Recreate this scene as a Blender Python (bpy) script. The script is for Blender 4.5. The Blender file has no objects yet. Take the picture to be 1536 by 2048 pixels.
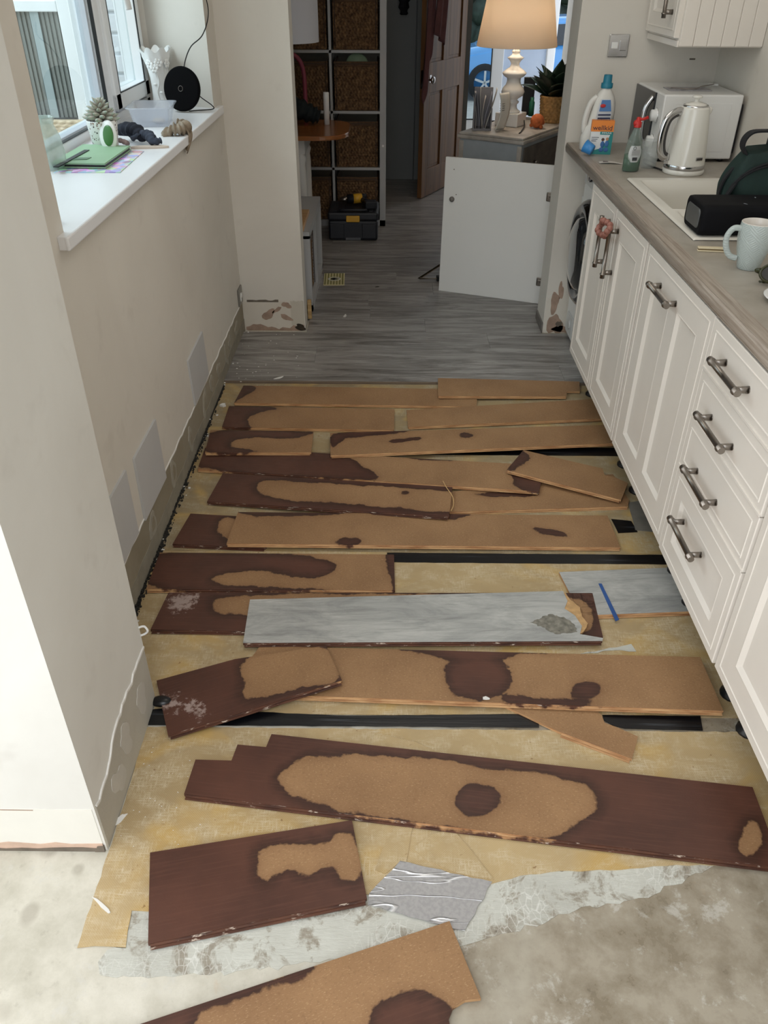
import bpy, bmesh, math, random
import numpy as np
from mathutils import Vector, Matrix, noise as mnoise
random.seed(7)
PI=math.pi
sc=bpy.context.scene
COL=sc.collection
# ------------------------------------------------------------------ camera
CX,CY=768.,1024.
F=1595.45
CAMH=1.57
VY=(783.,-75.); VV=(757.,3340.)
_y=Vector((VY[0]-CX,VY[1]-CY,F)).normalized()
_d=Vector((VV[0]-CX,VV[1]-CY,F)).normalized()
_u=-_d; _u=(_u-_y*_u.dot(_y)).normalized()
_x=_y.cross(_u)
if _x.x<0: _x=-_x
RW=(_x,_y,_u)                       # world axes seen from the camera (x right, y down, z forward)
cr=Vector((_x.x,_y.x,_u.x)); cu=-Vector((_x.y,_y.y,_u.y)); cb=-Vector((_x.z,_y.z,_u.z))
cd=bpy.data.cameras.new('camera'); cam=bpy.data.objects.new('camera',cd); COL.objects.link(cam)
cd.sensor_fit='VERTICAL'; cd.sensor_height=36.; cd.lens=F/2048*36.; cd.clip_start=.05; cd.clip_end=200
M=Matrix.Identity(4)
for i in range(3): M[i][0]=cr[i]; M[i][1]=cu[i]; M[i][2]=cb[i]
M[2][3]=CAMH; cam.matrix_world=M; sc.camera=cam
# ------------------------------------------------------------------ world and lights
w=bpy.data.worlds.new('sky'); sc.world=w; w.use_nodes=True
nt=w.node_tree; bg=nt.nodes['Background']
bg.inputs[0].default_value=(.90,.95,1.,1); bg.inputs[1].default_value=1.8
sc.view_settings.view_transform='Standard'; sc.view_settings.look='None'
sc.view_settings.gamma=1; sc.view_settings.use_curve_mapping=False
sc.view_settings.exposure=0.0
def area(name,loc,rot,sx,sy,en,col=(1,1,1)):
    l=bpy.data.lights.new(name,'AREA'); l.shape='RECTANGLE'; l.size=sx; l.size_y=sy; l.energy=en; l.color=col
    o=bpy.data.objects.new(name,l); COL.objects.link(o); o.location=loc; o.rotation_euler=rot; return o
area('patio_daylight',(-.5,-2.45,1.15),(math.radians(82),0,0),2.6,2.1,8,(.95,.98,1))
area('roof_daylight',(-.35,-.55,2.5),(0,0,0),1.5,1.5,27,(.975,.985,1))
area('window_daylight',(-2.1,2.7,2.9),(0,math.radians(-38),0),.9,2.2,44,(.86,.92,1))
area('porch_daylight',(.95,7.75,1.3),(math.radians(-90),0,0),.6,1.7,1.0,(.93,.97,1))
area('side_daylight',(-2.66,-.75,1.25),(0,math.radians(-92),0),1.9,1.9,36,(.96,.98,1))
area('ceiling_bounce',(.3,2.6,2.33),(0,0,0),1.2,1.6,8,(1,.93,.84))
# ------------------------------------------------------------------ pixel -> place
def ray(px,py):
    v=Vector((px-CX,py-CY,F)); return Vector((RW[0].dot(v),RW[1].dot(v),RW[2].dot(v)))
C0=Vector((0,0,CAMH))
def fl(px,py,z=0.):
    r=ray(px,py); return C0+r*((z-CAMH)/r.z)
def onX(px,py,x):
    r=ray(px,py); return C0+r*(x/r.x)
def onY(px,py,y):
    r=ray(px,py); return C0+r*(y/r.y)
# ------------------------------------------------------------------ materials
def L(c):
    return tuple((x/255/12.92 if x/255<=.04045 else ((x/255+.055)/1.055)**2.4) for x in c)+(1,)
MC={}
class NT:
    def __init__(s,name):
        s.m=bpy.data.materials.new(name); s.m.use_nodes=True; s.t=s.m.node_tree
        s.b=s.t.nodes['Principled BSDF']; s.out=s.t.nodes['Material Output']
    def n(s,k,**kw):
        x=s.t.nodes.new(k)
        for a,b in kw.items():
            if a.startswith('i_'): x.inputs[int(a[2:])].default_value=b
            else: setattr(x,a,b)
        return x
    def l(s,a,b): s.t.links.new(a,b)
    def coord(s,scale=(1,1,1),kind='Object',rnd=False):
        tc=s.n('ShaderNodeTexCoord'); mp=s.n('ShaderNodeMapping'); mp.inputs['Scale'].default_value=scale
        src=tc.outputs[kind]
        if rnd:
            oi=s.n('ShaderNodeObjectInfo'); mu=s.n('ShaderNodeMath',operation='MULTIPLY',i_1=37.); s.l(oi.outputs['Random'],mu.inputs[0])
            cx=s.n('ShaderNodeCombineXYZ'); s.l(mu.outputs[0],cx.inputs[0]); s.l(mu.outputs[0],cx.inputs[1]); s.l(mu.outputs[0],cx.inputs[2])
            va=s.n('ShaderNodeVectorMath',operation='ADD'); s.l(src,va.inputs[0]); s.l(cx.outputs[0],va.inputs[1]); src=va.outputs[0]
        s.l(src,mp.inputs[0]); return mp.outputs[0]
    def noise(s,vec,scale,detail=4,rough=.55,dist=0):
        x=s.n('ShaderNodeTexNoise'); x.inputs['Scale'].default_value=scale; x.inputs['Detail'].default_value=detail
        x.inputs['Roughness'].default_value=rough; x.inputs['Distortion'].default_value=dist
        s.l(vec,x.inputs['Vector']); return x.outputs['Fac']
    def rng(s,v,a,b,c=0.,d=1.):
        x=s.n('ShaderNodeMapRange'); x.inputs[1].default_value=a; x.inputs[2].default_value=b; x.inputs[3].default_value=c; x.inputs[4].default_value=d
        s.l(v,x.inputs[0]); return x.outputs[0]
    def mix(s,f,a,b,blend='MIX'):
        x=s.n('ShaderNodeMix',data_type='RGBA',blend_type=blend)
        for sock,v in ((x.inputs[0],f),(x.inputs[6],a),(x.inputs[7],b)):
            if isinstance(v,(int,float)): sock.default_value=v
            elif isinstance(v,tuple): sock.default_value=v
            else: s.l(v,sock)
        return x.outputs[2]
    def math(s,op,a,b=0.):
        x=s.n('ShaderNodeMath',operation=op)
        for k,v in enumerate((a,b)):
            if isinstance(v,(int,float)): x.inputs[k].default_value=v
            else: s.l(v,x.inputs[k])
        return x.outputs[0]
    def bump(s,h,st=.3,d=.002):
        x=s.n('ShaderNodeBump'); x.inputs['Strength'].default_value=st; x.inputs['Distance'].default_value=d
        s.l(h,x.inputs['Height']); s.l(x.outputs[0],s.b.inputs['Normal'])
    def fin(s,col,rough=.5,metal=0.,spec=.5):
        for sock,v in ((s.b.inputs['Base Color'],col),(s.b.inputs['Roughness'],rough),(s.b.inputs['Metallic'],metal),(s.b.inputs['Specular IOR Level'],spec)):
            if isinstance(v,(int,float,tuple)): sock.default_value=v
            else: s.l(v,sock)
        return s.m
def pm(name,col,rough=.5,metal=0.,var=.06,scale=6,bump=0.,bscale=80,spec=.5,coat=0.,alpha=1.,trans=0.,emit=None,col2=None,stretch=(1,1,1)):
    if name in MC: return MC[name]
    s=NT(name); v=s.coord(stretch); n=s.noise(v,scale)
    a=L(col); b=L(col2) if col2 else tuple(max(0,x*(1-var*2)) for x in a[:3])+(1,)
    c=s.mix(s.rng(n,.3,.7),a,b); s.fin(c,rough,metal,spec)
    if bump: s.bump(s.noise(v,bscale,3),bump)
    s.b.inputs['Coat Weight'].default_value=coat; s.b.inputs['Alpha'].default_value=alpha; s.b.inputs['Transmission Weight'].default_value=trans
    if emit: s.b.inputs['Emission Color'].default_value=L(emit[0]); s.b.inputs['Emission Strength'].default_value=emit[1]
    MC[name]=s.m; return s.m
def m_wall(name,a,b,bs=.15):
    s=NT(name); v=s.coord(); n=s.noise(v,1.3,5,.6,.6); n2=s.noise(v,9,3)
    c=s.mix(s.rng(n,.35,.7),L(a),L(b)); c=s.mix(s.rng(n2,.62,.75,0,.12),c,L((150,140,128)))
    s.fin(c,.75,0,.25); s.bump(s.noise(v,160,3),bs,.001); return s.m
def m_mdf():
    s=NT('fibreboard_back'); v=s.coord((1,1,1))
    at=s.n('ShaderNodeAttribute',attribute_name='wet'); mo=s.n('ShaderNodeAttribute',attribute_name='mold')
    n1=s.noise(v,22,5,.6); n2=s.noise(v,90,3,.6); fib=s.noise(s.coord((150,420,1)),1,2); big=s.noise(v,5,4)
    w0=s.math('ADD',at.outputs['Fac'],s.rng(s.noise(v,11,5,.62),.25,.75,-.013,.013)); w0=s.math('ADD',w0,s.rng(n2,.3,.7,-.0012,.0012))
    wet=s.rng(w0,-.0015,.003); inner=s.rng(w0,.002,.03)
    dry=s.mix(s.rng(big,.3,.7),L((160,124,88)),L((140,106,74))); dry=s.mix(s.rng(fib,.58,.74,0,.75),dry,L((190,158,120)))
    dry=s.mix(s.rng(s.noise(v,140,2),.55,.75,0,.35),dry,L((112,80,54)))
    halo=s.rng(w0,-.02,0,0,.28); dry=s.mix(halo,dry,L((112,76,50)))
    wc=s.mix(inner,L((60,38,30)),s.mix(s.rng(big,.35,.65),L((92,58,46)),L((76,48,39))))
    grain=s.noise(s.coord((8,190,1)),1,3); wc=s.mix(s.rng(grain,.5,.75,0,.35),wc,L((110,72,60)))
    c=s.mix(wet,dry,wc)
    mn=s.math('ADD',mo.outputs['Fac'],s.rng(s.noise(v,60,6,.7),.3,.7,-.035,.035))
    c=s.mix(s.rng(mn,0,.02,0,.62),c,L((190,172,165)))
    s.fin(c,s.math('SUBTRACT',s.rng(n1,.3,.7,.62,.5),s.math('MULTIPLY',wet,.12)),0,.4); s.bump(s.noise(v,260,3),.25,.0008); return s.m
def m_edge():
    s=NT('fibreboard_edge'); v=s.coord((1,1,1)); at=s.n('ShaderNodeAttribute',attribute_name='wet')
    n=s.noise(s.coord((14,60,400)),1,4); n1=s.noise(v,30,4)
    w0=s.math('ADD',at.outputs['Fac'],s.rng(n1,.3,.7,-.012,.012)); wet=s.rng(w0,0,.008)
    dry=s.mix(s.rng(n,.35,.65),L((205,165,120)),L((158,112,74))); wc=s.mix(s.rng(n,.4,.65),L((96,60,44)),L((66,40,32)))
    wc=s.mix(s.rng(s.noise(s.coord((30,60,300)),1,5,.7),.60,.66),wc,L((205,190,175)))
    s.fin(s.mix(wet,dry,wc),.5,0,.5); s.bump(n,.4,.001); return s.m
def m_greywood(name='grey_laminate',light=1.,rough=.27,rnd=True):
    s=NT(name); k=lambda c:L(tuple(min(255,x*light) for x in c))
    a=s.noise(s.coord((1.8,15,1),rnd=rnd),1,7,.7,1.6); b=s.noise(s.coord((5,120,1),rnd=rnd),1,4,.6); kn=s.noise(s.coord((2.5,9,1),rnd=rnd),1,4,.6,1.8)
    c=s.mix(s.rng(a,.38,.62),k((160,156,152)),k((104,99,95))); c=s.mix(s.rng(b,.52,.75,0,.5),c,k((102,97,92)))
    c=s.mix(s.rng(kn,.66,.74,0,.55),c,k((80,74,68)))
    c=s.mix(s.rng(s.noise(s.coord((3,16,1),rnd=rnd),1.0,5,.7),.55,.7,0,.45),c,k((186,184,180)))
    s.fin(c,s.rng(b,.3,.7,rough,rough+.12),0,.5); s.bump(b,.12,.0006); return s.m
def m_underlay(name,base,dark,white,wt=.6):
    s=NT(name); v=s.coord()
    big=s.noise(v,2.2,5,.6,.5); mid=s.noise(s.coord((7,14,1)),1,6,.7,.6)
    c=s.mix(s.rng(big,.35,.65),L(base),L(dark)); 
    gold=s.noise(v,4.5,3,.5,.8); c=s.mix(s.rng(gold,.52,.66,0,.75),c,L((190,156,90)))
    sx=s.noise(s.coord((30,300,1)),1,5,.75); sy=s.noise(s.coord((260,34,1)),1,5,.75)
    m=s.math('MULTIPLY',s.rng(mid,.44,.60),s.rng(s.math('MAXIMUM',sx,sy),.46,.66)); c=s.mix(s.math('MULTIPLY',m,wt),c,L(white))
    tc=s.coord(); sep=s.n('ShaderNodeSeparateXYZ'); s.l(tc,sep.inputs[0])
    gx=s.math('SINE',s.math('MULTIPLY',sep.outputs[0],1250)); gy=s.math('SINE',s.math('MULTIPLY',sep.outputs[1],1250)); g=s.math('MULTIPLY',gx,gy)
    c=s.mix(s.rng(g,-.2,1,0,.18),c,L((226,208,168)))
    c=s.mix(s.rng(s.noise(v,55,3),.70,.74,0,.7),c,L((128,92,52)))
    s.fin(c,s.rng(mid,.3,.7,.42,.62),0,.4); s.bump(g,.15,.0005); return s.m
def m_concrete():
    s=NT('screed'); v=s.coord(); geo=s.n('ShaderNodeNewGeometry'); sep=s.n('ShaderNodeSeparateXYZ'); s.l(geo.outputs['Position'],sep.inputs[0])
    big=s.noise(v,1.7,6,.62,.15); mid=s.noise(v,8,8,.7,.1); fine=s.noise(v,40,5,.6)
    wet=s.rng(s.math('ADD',s.math('MULTIPLY',sep.outputs[0],.55),big),.38,.66)
    a=s.mix(s.rng(mid,.35,.65),L((216,212,200)),L((188,184,170))); b=s.mix(s.rng(mid,.38,.6),L((134,123,105)),L((166,157,141)))
    c=s.mix(wet,a,b); c=s.mix(s.rng(s.noise(v,11,8,.75,.2),.56,.64,0,.55),c,L((205,203,196)))
    vor=s.n('ShaderNodeTexVoronoi',feature='SMOOTH_F1'); vor.inputs['Scale'].default_value=13; s.l(v,vor.inputs['Vector'])
    c=s.mix(s.rng(vor.outputs['Distance'],.10,.2,.35,0),c,L((122,112,96))); c=s.mix(s.rng(fine,.6,.75,0,.3),c,L((130,122,108)))
    c=s.mix(s.rng(s.noise(v,5,6,.7,.2),.64,.72,0,.3),c,L((196,160,124)))
    s.fin(c,s.rng(mid,.35,.65,.22,.5),0,.5); s.bump(mid,.12,.004); return s.m
def m_cloudgrey():
    s=NT('grey_plank_face'); a=s.noise(s.coord((4,11,1)),1,8,.72,.9); g=s.noise(s.coord((9,150,1)),1,5,.6,.4); k=s.noise(s.coord((3,22,1)),1,6,.65,1.4)
    c=s.mix(s.rng(a,.36,.64),L((190,190,186)),L((150,151,149))); c=s.mix(s.rng(k,.54,.7,0,.65),c,L((122,122,120))); c=s.mix(s.rng(g,.5,.72,0,.4),c,L((118,118,116))); s.fin(c,.45,0,.5); s.bump(g,.1,.0006); return s.m
def m_foil():
    s=NT('torn_foil'); v=s.coord(); mid=s.noise(v,14,7,.7,.6); fine=s.noise(s.coord((60,260,1)),1,4,.7)
    c=s.mix(s.rng(s.noise(v,5,4),.35,.65),L((204,205,197)),L((184,184,176))); c=s.mix(s.rng(mid,.52,.6,0,.9),c,L((150,142,128)))
    c=s.mix(s.rng(mid,.62,.68,0,.7),c,L((92,82,68))); c=s.mix(s.rng(fine,.58,.7,0,.5),c,L((228,230,222))); vo=s.n('ShaderNodeTexVoronoi',feature='DISTANCE_TO_EDGE'); s.l(s.coord((75,42,1)),vo.inputs['Vector']); vo.inputs['Scale'].default_value=1.; c=s.mix(s.math('MULTIPLY',s.rng(vo.outputs['Distance'],.0,.06,.5,0),s.rng(s.noise(v,6,3),.45,.6)),c,L((240,240,236)))
    s.fin(c,.42,s.rng(fine,.5,.7,.05,.35),.5); s.bump(s.noise(s.coord((20,90,1)),1,5,.7),.5,.003); return s.m
def m_silver():
    s=NT('silver_foil'); v=s.coord((3.5,22,1)); n=s.noise(v,1,2,.45,.5)
    r=s.math('ABSOLUTE',s.math('SUBTRACT',n,.5)); rid=s.rng(r,0,.016,1,0)
    c=s.mix(rid,s.mix(s.rng(s.noise(s.coord(),120,2),.4,.6),L((170,170,172)),L((160,160,163))),L((250,250,252)))
    s.fin(c,.36,.55,.5); s.bump(rid,.7,.003); return s.m
def m_wicker():
    s=NT('seagrass_weave'); v=s.coord((40,40,40)); n=s.noise(v,1,4,.7); 
    c=s.mix(s.rng(n,.35,.65),L((128,98,66)),L((70,48,30))); s.fin(c,.7,0,.3); s.bump(s.noise(s.coord((120,120,120)),1,3),.4,.002); return s.m
def m_wood(name,a,b,st=(3,40,3),rough=.4,spec=.5):
    s=NT(name); n=s.noise(s.coord(st),1,6,.6,1.); c=s.mix(s.rng(n,.35,.65),L(a),L(b)); s.fin(c,rough,0,spec); s.bump(n,.1,.001); return s.m
def m_glass(name='window_pane',tint=(235,242,242),refl=.09,dirt=0.):
    s=NT(name); tr=s.n('ShaderNodeBsdfTransparent'); tr.inputs[0].default_value=L(tint); gl=s.n('ShaderNodeBsdfGlossy'); gl.inputs['Roughness'].default_value=.02
    fr=s.n('ShaderNodeFresnel'); fr.inputs[0].default_value=1.45; mx=s.n('ShaderNodeMixShader'); g_=s.n('ShaderNodeNewGeometry'); s.l(s.math('MULTIPLY',fr.outputs[0],s.math('SUBTRACT',1.,g_.outputs['Backfacing'])),mx.inputs[0]); s.l(tr.outputs[0],mx.inputs[1]); s.l(gl.outputs[0],mx.inputs[2])
    s.l(mx.outputs[0],s.out.inputs[0]); return s.m
WALL=m_wall('painted_wall',(222,217,208),(212,206,196)); WALLP=m_wall('painted_pillar',(226,225,220),(216,214,208)); CEIL=pm('ceiling_white',(232,230,226),.8)
MDF=m_mdf(); EDGE=m_edge(); GREY=m_greywood(); GREYP=m_cloudgrey()
UND=m_underlay('underlay_film',(188,164,122),(160,138,102),(214,202,176),.8); UND2=m_underlay('underlay_film_brown',(160,140,104),(134,118,92),(186,178,158),.8)
CONC=m_concrete(); FOIL=m_foil(); SILV=m_silver(); WICK=m_wicker(); GLASS=m_glass()
CAB=pm('cabinet_paint',(236,229,220),.38,var=.02,spec=.4); WHITE=pm('white_gloss',(236,236,234),.25,var=.01); UPVC=pm('white_upvc',(240,242,244),.28,var=.01)
WMAT=pm('white_matt',(226,225,222),.55,var=.02); CHROME=pm('chrome',(210,210,212),.12,1.,var=.02); NICKEL=pm('brushed_nickel',(150,143,136),.32,1.,var=.06,scale=40)
BLACK=pm('black_plastic',(20,21,24),.4,var=.1); RUBBER=pm('black_fabric',(24,25,30),.85,var=.2,bump=.4,bscale=400)
# ------------------------------------------------------------------ mesh helpers
class B:
    def __init__(s): s.bm=bmesh.new()
    def _x(s,vs,M):
        if M is not None: bmesh.ops.transform(s.bm,matrix=M,verts=vs)
    def box(s,a,b,bev=0.,M=None,mi=0,seg=2):
        r=bmesh.ops.create_cube(s.bm,size=1); vs=r['verts']
        bmesh.ops.scale(s.bm,vec=[max(1e-5,abs(b[i]-a[i])) for i in range(3)],verts=vs); bmesh.ops.translate(s.bm,vec=[(a[i]+b[i])/2 for i in range(3)],verts=vs)
        fs=list({f for v in vs for f in v.link_faces}); 
        for f in fs: f.material_index=mi
        if bev:
            es=list({e for v in vs for e in v.link_edges}); r=bmesh.ops.bevel(s.bm,geom=es,offset=bev,segments=seg,profile=.5,affect='EDGES')
            vs=list({v for f in r['faces'] for v in f.verts}|{v for v in vs if v.is_valid})
            for f in {f for v in vs for f in v.link_faces}: f.material_index=mi
        s._x(vs,M); return vs
    def prism(s,pts,z0,z1,M=None,mi=0):
        n=len(pts); lo=[s.bm.verts.new((p[0],p[1],z0)) for p in pts]; hi=[s.bm.verts.new((p[0],p[1],z1)) for p in pts]
        fs=[s.bm.faces.new(lo[::-1]),s.bm.faces.new(hi)]+[s.bm.faces.new((lo[i],lo[(i+1)%n],hi[(i+1)%n],hi[i])) for i in range(n)]
        for f in fs: f.material_index=mi
        s._x(lo+hi,M); return lo+hi
    def lathe(s,prof,seg=28,M=None,mi=0,sx=1.,sy=1.,rip=0,ripa=0.):
        rings=[]; vs=[]
        for r,z in prof:
            if r<=1e-6: v=s.bm.verts.new((0,0,z)); rings.append([v]); vs.append(v)
            else:
                ring=[s.bm.verts.new((r*(1+ripa*math.cos(rip*2*PI*k/seg))*math.cos(2*PI*k/seg)*sx,r*(1+ripa*math.cos(rip*2*PI*k/seg))*math.sin(2*PI*k/seg)*sy,z)) for k in range(seg)]; rings.append(ring); vs+=ring
        for a,b in zip(rings,rings[1:]):
            for k in range(seg):
                k2=(k+1)%seg
                if len(a)==1 and len(b)==1: continue
                if len(a)==1: f=s.bm.faces.new((a[0],b[k2],b[k]))
                elif len(b)==1: f=s.bm.faces.new((a[k],a[k2],b[0]))
                else: f=s.bm.faces.new((a[k],a[k2],b[k2],b[k]))
                f.material_index=mi; f.smooth=True
        s._x(vs,M); return vs
    def tube(s,path,r,seg=8,closed=False,M=None,mi=0,flat=1.):
        P=[Vector(p) for p in path]; n=len(P); rings=[]; vs=[]; up=Vector((0,0,1)); pn=None
        for i,p in enumerate(P):
            a=P[(i-1)%n] if (closed or i>0) else P[i]; b=P[(i+1)%n] if (closed or i<n-1) else P[i]
            t=(b-a); t=t.normalized() if t.length>1e-9 else Vector((0,0,1))
            if pn is None: x=t.orthogonal().normalized() if abs(t.z)>.95 else t.cross(up).normalized()
            else: x=(pn-t*pn.dot(t)); x=x.normalized() if x.length>1e-6 else t.orthogonal().normalized()
            pn=x; y=t.cross(x); rr=r[i] if isinstance(r,(list,tuple)) else r
            ring=[s.bm.verts.new(p+x*rr*math.cos(2*PI*k/seg)+y*rr*flat*math.sin(2*PI*k/seg)) for k in range(seg)]; rings.append(ring); vs+=ring
        m=n if closed else n-1
        for i in range(m):
            a=rings[i]; b=rings[(i+1)%n]
            for k in range(seg):
                f=s.bm.faces.new((a[k],a[(k+1)%seg],b[(k+1)%seg],b[k])); f.smooth=True; f.material_index=mi
        if not closed:
            for rg in (rings[0][::-1],rings[-1]):
                f=s.bm.faces.new(rg); f.material_index=mi
        s._x(vs,M); return vs
    def cyl(s,a,b,r,seg=16,mi=0): return s.tube([a,b],r,seg,mi=mi)
    def ball(s,c,r,seg=16,sc_=(1,1,1),mi=0,M=None):
        R=bmesh.ops.create_uvsphere(s.bm,u_segments=seg,v_segments=max(6,seg//2),radius=r); vs=R['verts']
        bmesh.ops.scale(s.bm,vec=sc_,verts=vs); bmesh.ops.translate(s.bm,vec=c,verts=vs)
        for f in {f for v in vs for f in v.link_faces}: f.smooth=True; f.material_index=mi
        s._x(vs,M); return vs
    def surf(s,fn,nu,nv,mi=0,smooth=True,cu=False):
        g=[[s.bm.verts.new(fn(i/(nu if cu else nu),j/nv)) for j in range(nv+1)] for i in range(nu+(0 if cu else 1))]
        for i in range(nu):
            for j in range(nv):
                i2=(i+1)%nu if cu else i+1
                f=s.bm.faces.new((g[i][j],g[i2][j],g[i2][j+1],g[i][j+1])); f.smooth=smooth; f.material_index=mi
        return [v for r in g for v in r]
    def build(s,name,mat,parent=None,loc=None,label=None,cat=None,group=None,kind=None,smooth=None,rot=None):
        me=bpy.data.meshes.new(name); bmesh.ops.recalc_face_normals(s.bm,faces=s.bm.faces)
        if smooth is not None:
            for f in s.bm.faces: f.smooth=smooth
        if loc is not None: bmesh.ops.translate(s.bm,vec=[-x for x in loc],verts=s.bm.verts)
        s.bm.to_mesh(me); s.bm.free()
        for m in (mat if isinstance(mat,(list,tuple)) else [mat]): me.materials.append(m)
        o=bpy.data.objects.new(name,me); COL.objects.link(o)
        if loc is not None: o.location=loc
        if rot is not None: o.rotation_euler=rot
        if parent is not None: o.parent=parent
        tag(o,label,cat,group,kind); return o
def tag(o,label=None,cat=None,group=None,kind=None):
    for k,v in (('label',label),('category',cat),('group',group),('kind',kind)):
        if v: o[k]=v
    return o
def empty(name,loc,label,cat,group=None,rz=0.,rot=None):
    o=bpy.data.objects.new(name,None); o.empty_display_size=.05; COL.objects.link(o); o.location=loc; o.rotation_euler=rot or (0,0,rz); tag(o,label,cat,group); return o
def kids(o): return [c for c in bpy.data.objects if c.parent==o]
def copy_tree(o,parent=None,loc=None,label=None,rz=None):
    c=o.copy(); COL.objects.link(c); c.parent=parent
    if loc is not None: c.location=loc
    if rz is not None: c.rotation_euler=(0,0,rz)
    if label: c['label']=label
    for ch in kids(o): copy_tree(ch,c)
    return c
def TR(loc=(0,0,0),rx=0,ry=0,rz=0): return Matrix.Translation(loc)@Matrix.Rotation(rz,4,'Z')@Matrix.Rotation(ry,4,'Y')@Matrix.Rotation(rx,4,'X')
def text(name,body,size,mat,parent,M,ext=.0003,align='CENTER'):
    cv=bpy.data.curves.new(name,'FONT'); cv.body=body; cv.size=size; cv.extrude=ext; cv.align_x=align; cv.align_y='CENTER'
    t=bpy.data.objects.new(name,cv); COL.objects.link(t); bpy.context.view_layer.update()
    me=bpy.data.meshes.new_from_object(t.evaluated_get(bpy.context.evaluated_depsgraph_get())); bpy.data.objects.remove(t); me.name=name
    me.transform(M); me.materials.clear(); me.materials.append(mat); o=bpy.data.objects.new(name,me); COL.objects.link(o)
    if parent is not None: o.parent=parent
    return o
def smooth_path(pts,n=6):
    P=[Vector(p) for p in pts]; out=[]
    for i in range(len(P)-1):
        a=P[max(0,i-1)]; b=P[i]; c=P[i+1]; d=P[min(len(P)-1,i+2)]
        for k in range(n):
            t=k/n; out.append(.5*((2*b)+(c-a)*t+(2*a-5*b+4*c-d)*t*t+(3*b-a-3*c+d)*t**3))
    out.append(P[-1]); return out
# ------------------------------------------------------------------ the room
CH=2.4
def struct(name,b,m,parent=None): return b.build(name,m,parent,kind=None if parent else 'structure')
def wallbox(name,boxes,m=WALL):
    b=B()
    for a,c in boxes: b.box(a,c)
    return struct(name,b,m)
b=B(); b.box((-2.6,-2.6,-.06),(1.5,8.2,0)); FLOOR=struct('floor',b,CONC)
LX=-.745
wallbox('wall_left',[((-1.14,1.416,0),(LX,3.93,1.03)),((-1.14,1.416,2.1),(LX,3.93,CH)),((-1.14,1.416,1.03),(LX,1.86,2.1))])
b=B(); b.prism([(-1.14,3.88),(-1.02,3.88),(LX,3.735),(LX,3.93),(-1.14,3.93)],1.03,2.1); struct('wall_left_reveal',b,WALL)
wallbox('wall_near_left',[((-2.6,.993,0),(-.594,1.416,CH))],WALLP)
wallbox('wall_back_left',[((-2.6,3.93,0),(-.43,4.05,CH))])
wallbox('wall_back_right',[((.79,3.92,0),(1.40,4.11,CH))])
wallbox('wall_right',[((1.40,-2.5,0),(1.5,7.5,CH))])
wallbox('wall_far_left',[((-2.7,-2.5,0),(-2.6,-1.75,CH)),((-2.7,.25,0),(-2.6,1.416,CH)),((-2.7,-1.75,0),(-2.6,.25,.25)),((-2.7,-1.75,2.25),(-2.6,.25,CH)),((-2.7,3.93,0),(-2.6,7.5,CH))])
wallbox('wall_rear',[((-2.6,-2.5,0),(-1.8,-2.4,CH)),((.8,-2.5,0),(1.4,-2.4,CH)),((-1.8,-2.5,2.25),(.8,-2.4,CH))])
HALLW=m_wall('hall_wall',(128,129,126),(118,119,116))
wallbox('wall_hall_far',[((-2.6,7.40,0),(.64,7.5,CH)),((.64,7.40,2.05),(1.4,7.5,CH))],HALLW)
wallbox('ceiling',[((-2.6,-2.5,CH),(1.5,-1.3,CH+.1)),((-2.6,.2,CH),(1.5,1.416,CH+.1)),((-1.2,1.416,CH),(1.5,3.93,CH+.1)),((-2.6,3.93,CH),(1.5,7.5,CH+.1)),((-2.6,-1.3,CH),(-1.1,.2,CH+.1)),((.4,-1.3,CH),(1.5,.2,CH+.1))],CEIL)
# intact laminate, plank by plank
rows=[(3.304+.192*k) for k in range(22)]
fixed={0:[.80],1:[-.35,.935],2:[.50],3:[.19],4:[-.1,.62]}
rng=random.Random(3)
for k,y in enumerate(rows):
    xa,xb=(-.742,1.39) if y<3.93-.05 else (-2.5,1.39)
    if y>7.35: break
    js=list(fixed.get(k,[])); 
    if not js or xa<-2: 
        s0=js[0] if js else rng.uniform(-.4,.8); js=[s0+1.285*i for i in range(-3,3)]
    js=[xa]+[j for j in sorted(js) if xa+.1<j<xb-.1]+[xb]
    for a,c in zip(js,js[1:]):
        if y<3.93 and y+.19>3.93: 
            pass
        b=B(); y1=min(y+.1912,7.39)
        if y<3.93<y1:                      # this row runs through the opening between the two piers
            if a<-.42: a2=-.42
            else: a2=a
            c2=min(c,.782)
            if c2-a2<.05: b.bm.free(); continue
            b.box((a2,y,.004),(c2-.0006,y1,.012),.0006,seg=1)
        else: b.box((a,y,.004),(c-.0006,y1,.012),.0006,seg=1)
        cx=(a+c)/2; b.build('floor_plank',GREY,FLOOR,loc=(cx,y,0))
# bare plaster where the skirting came off
PLAST=m_wall('bare_plaster_left',(168,160,144),(134,124,104),.6); PLASTW=m_wall('bare_plaster_pier',(226,222,212),(206,196,182),.6)
PINK=pm('pink_plaster',(178,152,134),.8,var=.15,scale=30,bump=.5); TORN=pm('torn_paint_edge',(236,234,230),.7,bump=.3); BLOB=pm('dried_adhesive',(172,165,151),.75,var=.12,scale=25,bump=.5)
GREYM=pm('grey_filler',(120,110,98),.85,var=.2,scale=30,bump=.5)
def ragged(x0,x1,z0,top,n,amp,seed):
    r=random.Random(seed); pts=[(x0,z0),(x1,z0)]; 
    for i in range(n,-1,-1):
        t=i/n; pts.append((x0+(x1-x0)*t,top(t)+r.uniform(-amp,amp)))
    return pts
MX=lambda x:Matrix(((0,0,1,x),(1,0,0,0),(0,1,0,0),(0,0,0,1)))      # (u,v,w) -> (x+w, u, v)
MY=lambda y:Matrix(((1,0,0,0),(0,0,-1,y),(0,1,0,0),(0,0,0,1)))     # (u,v,w) -> (u, y-w, v)
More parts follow.
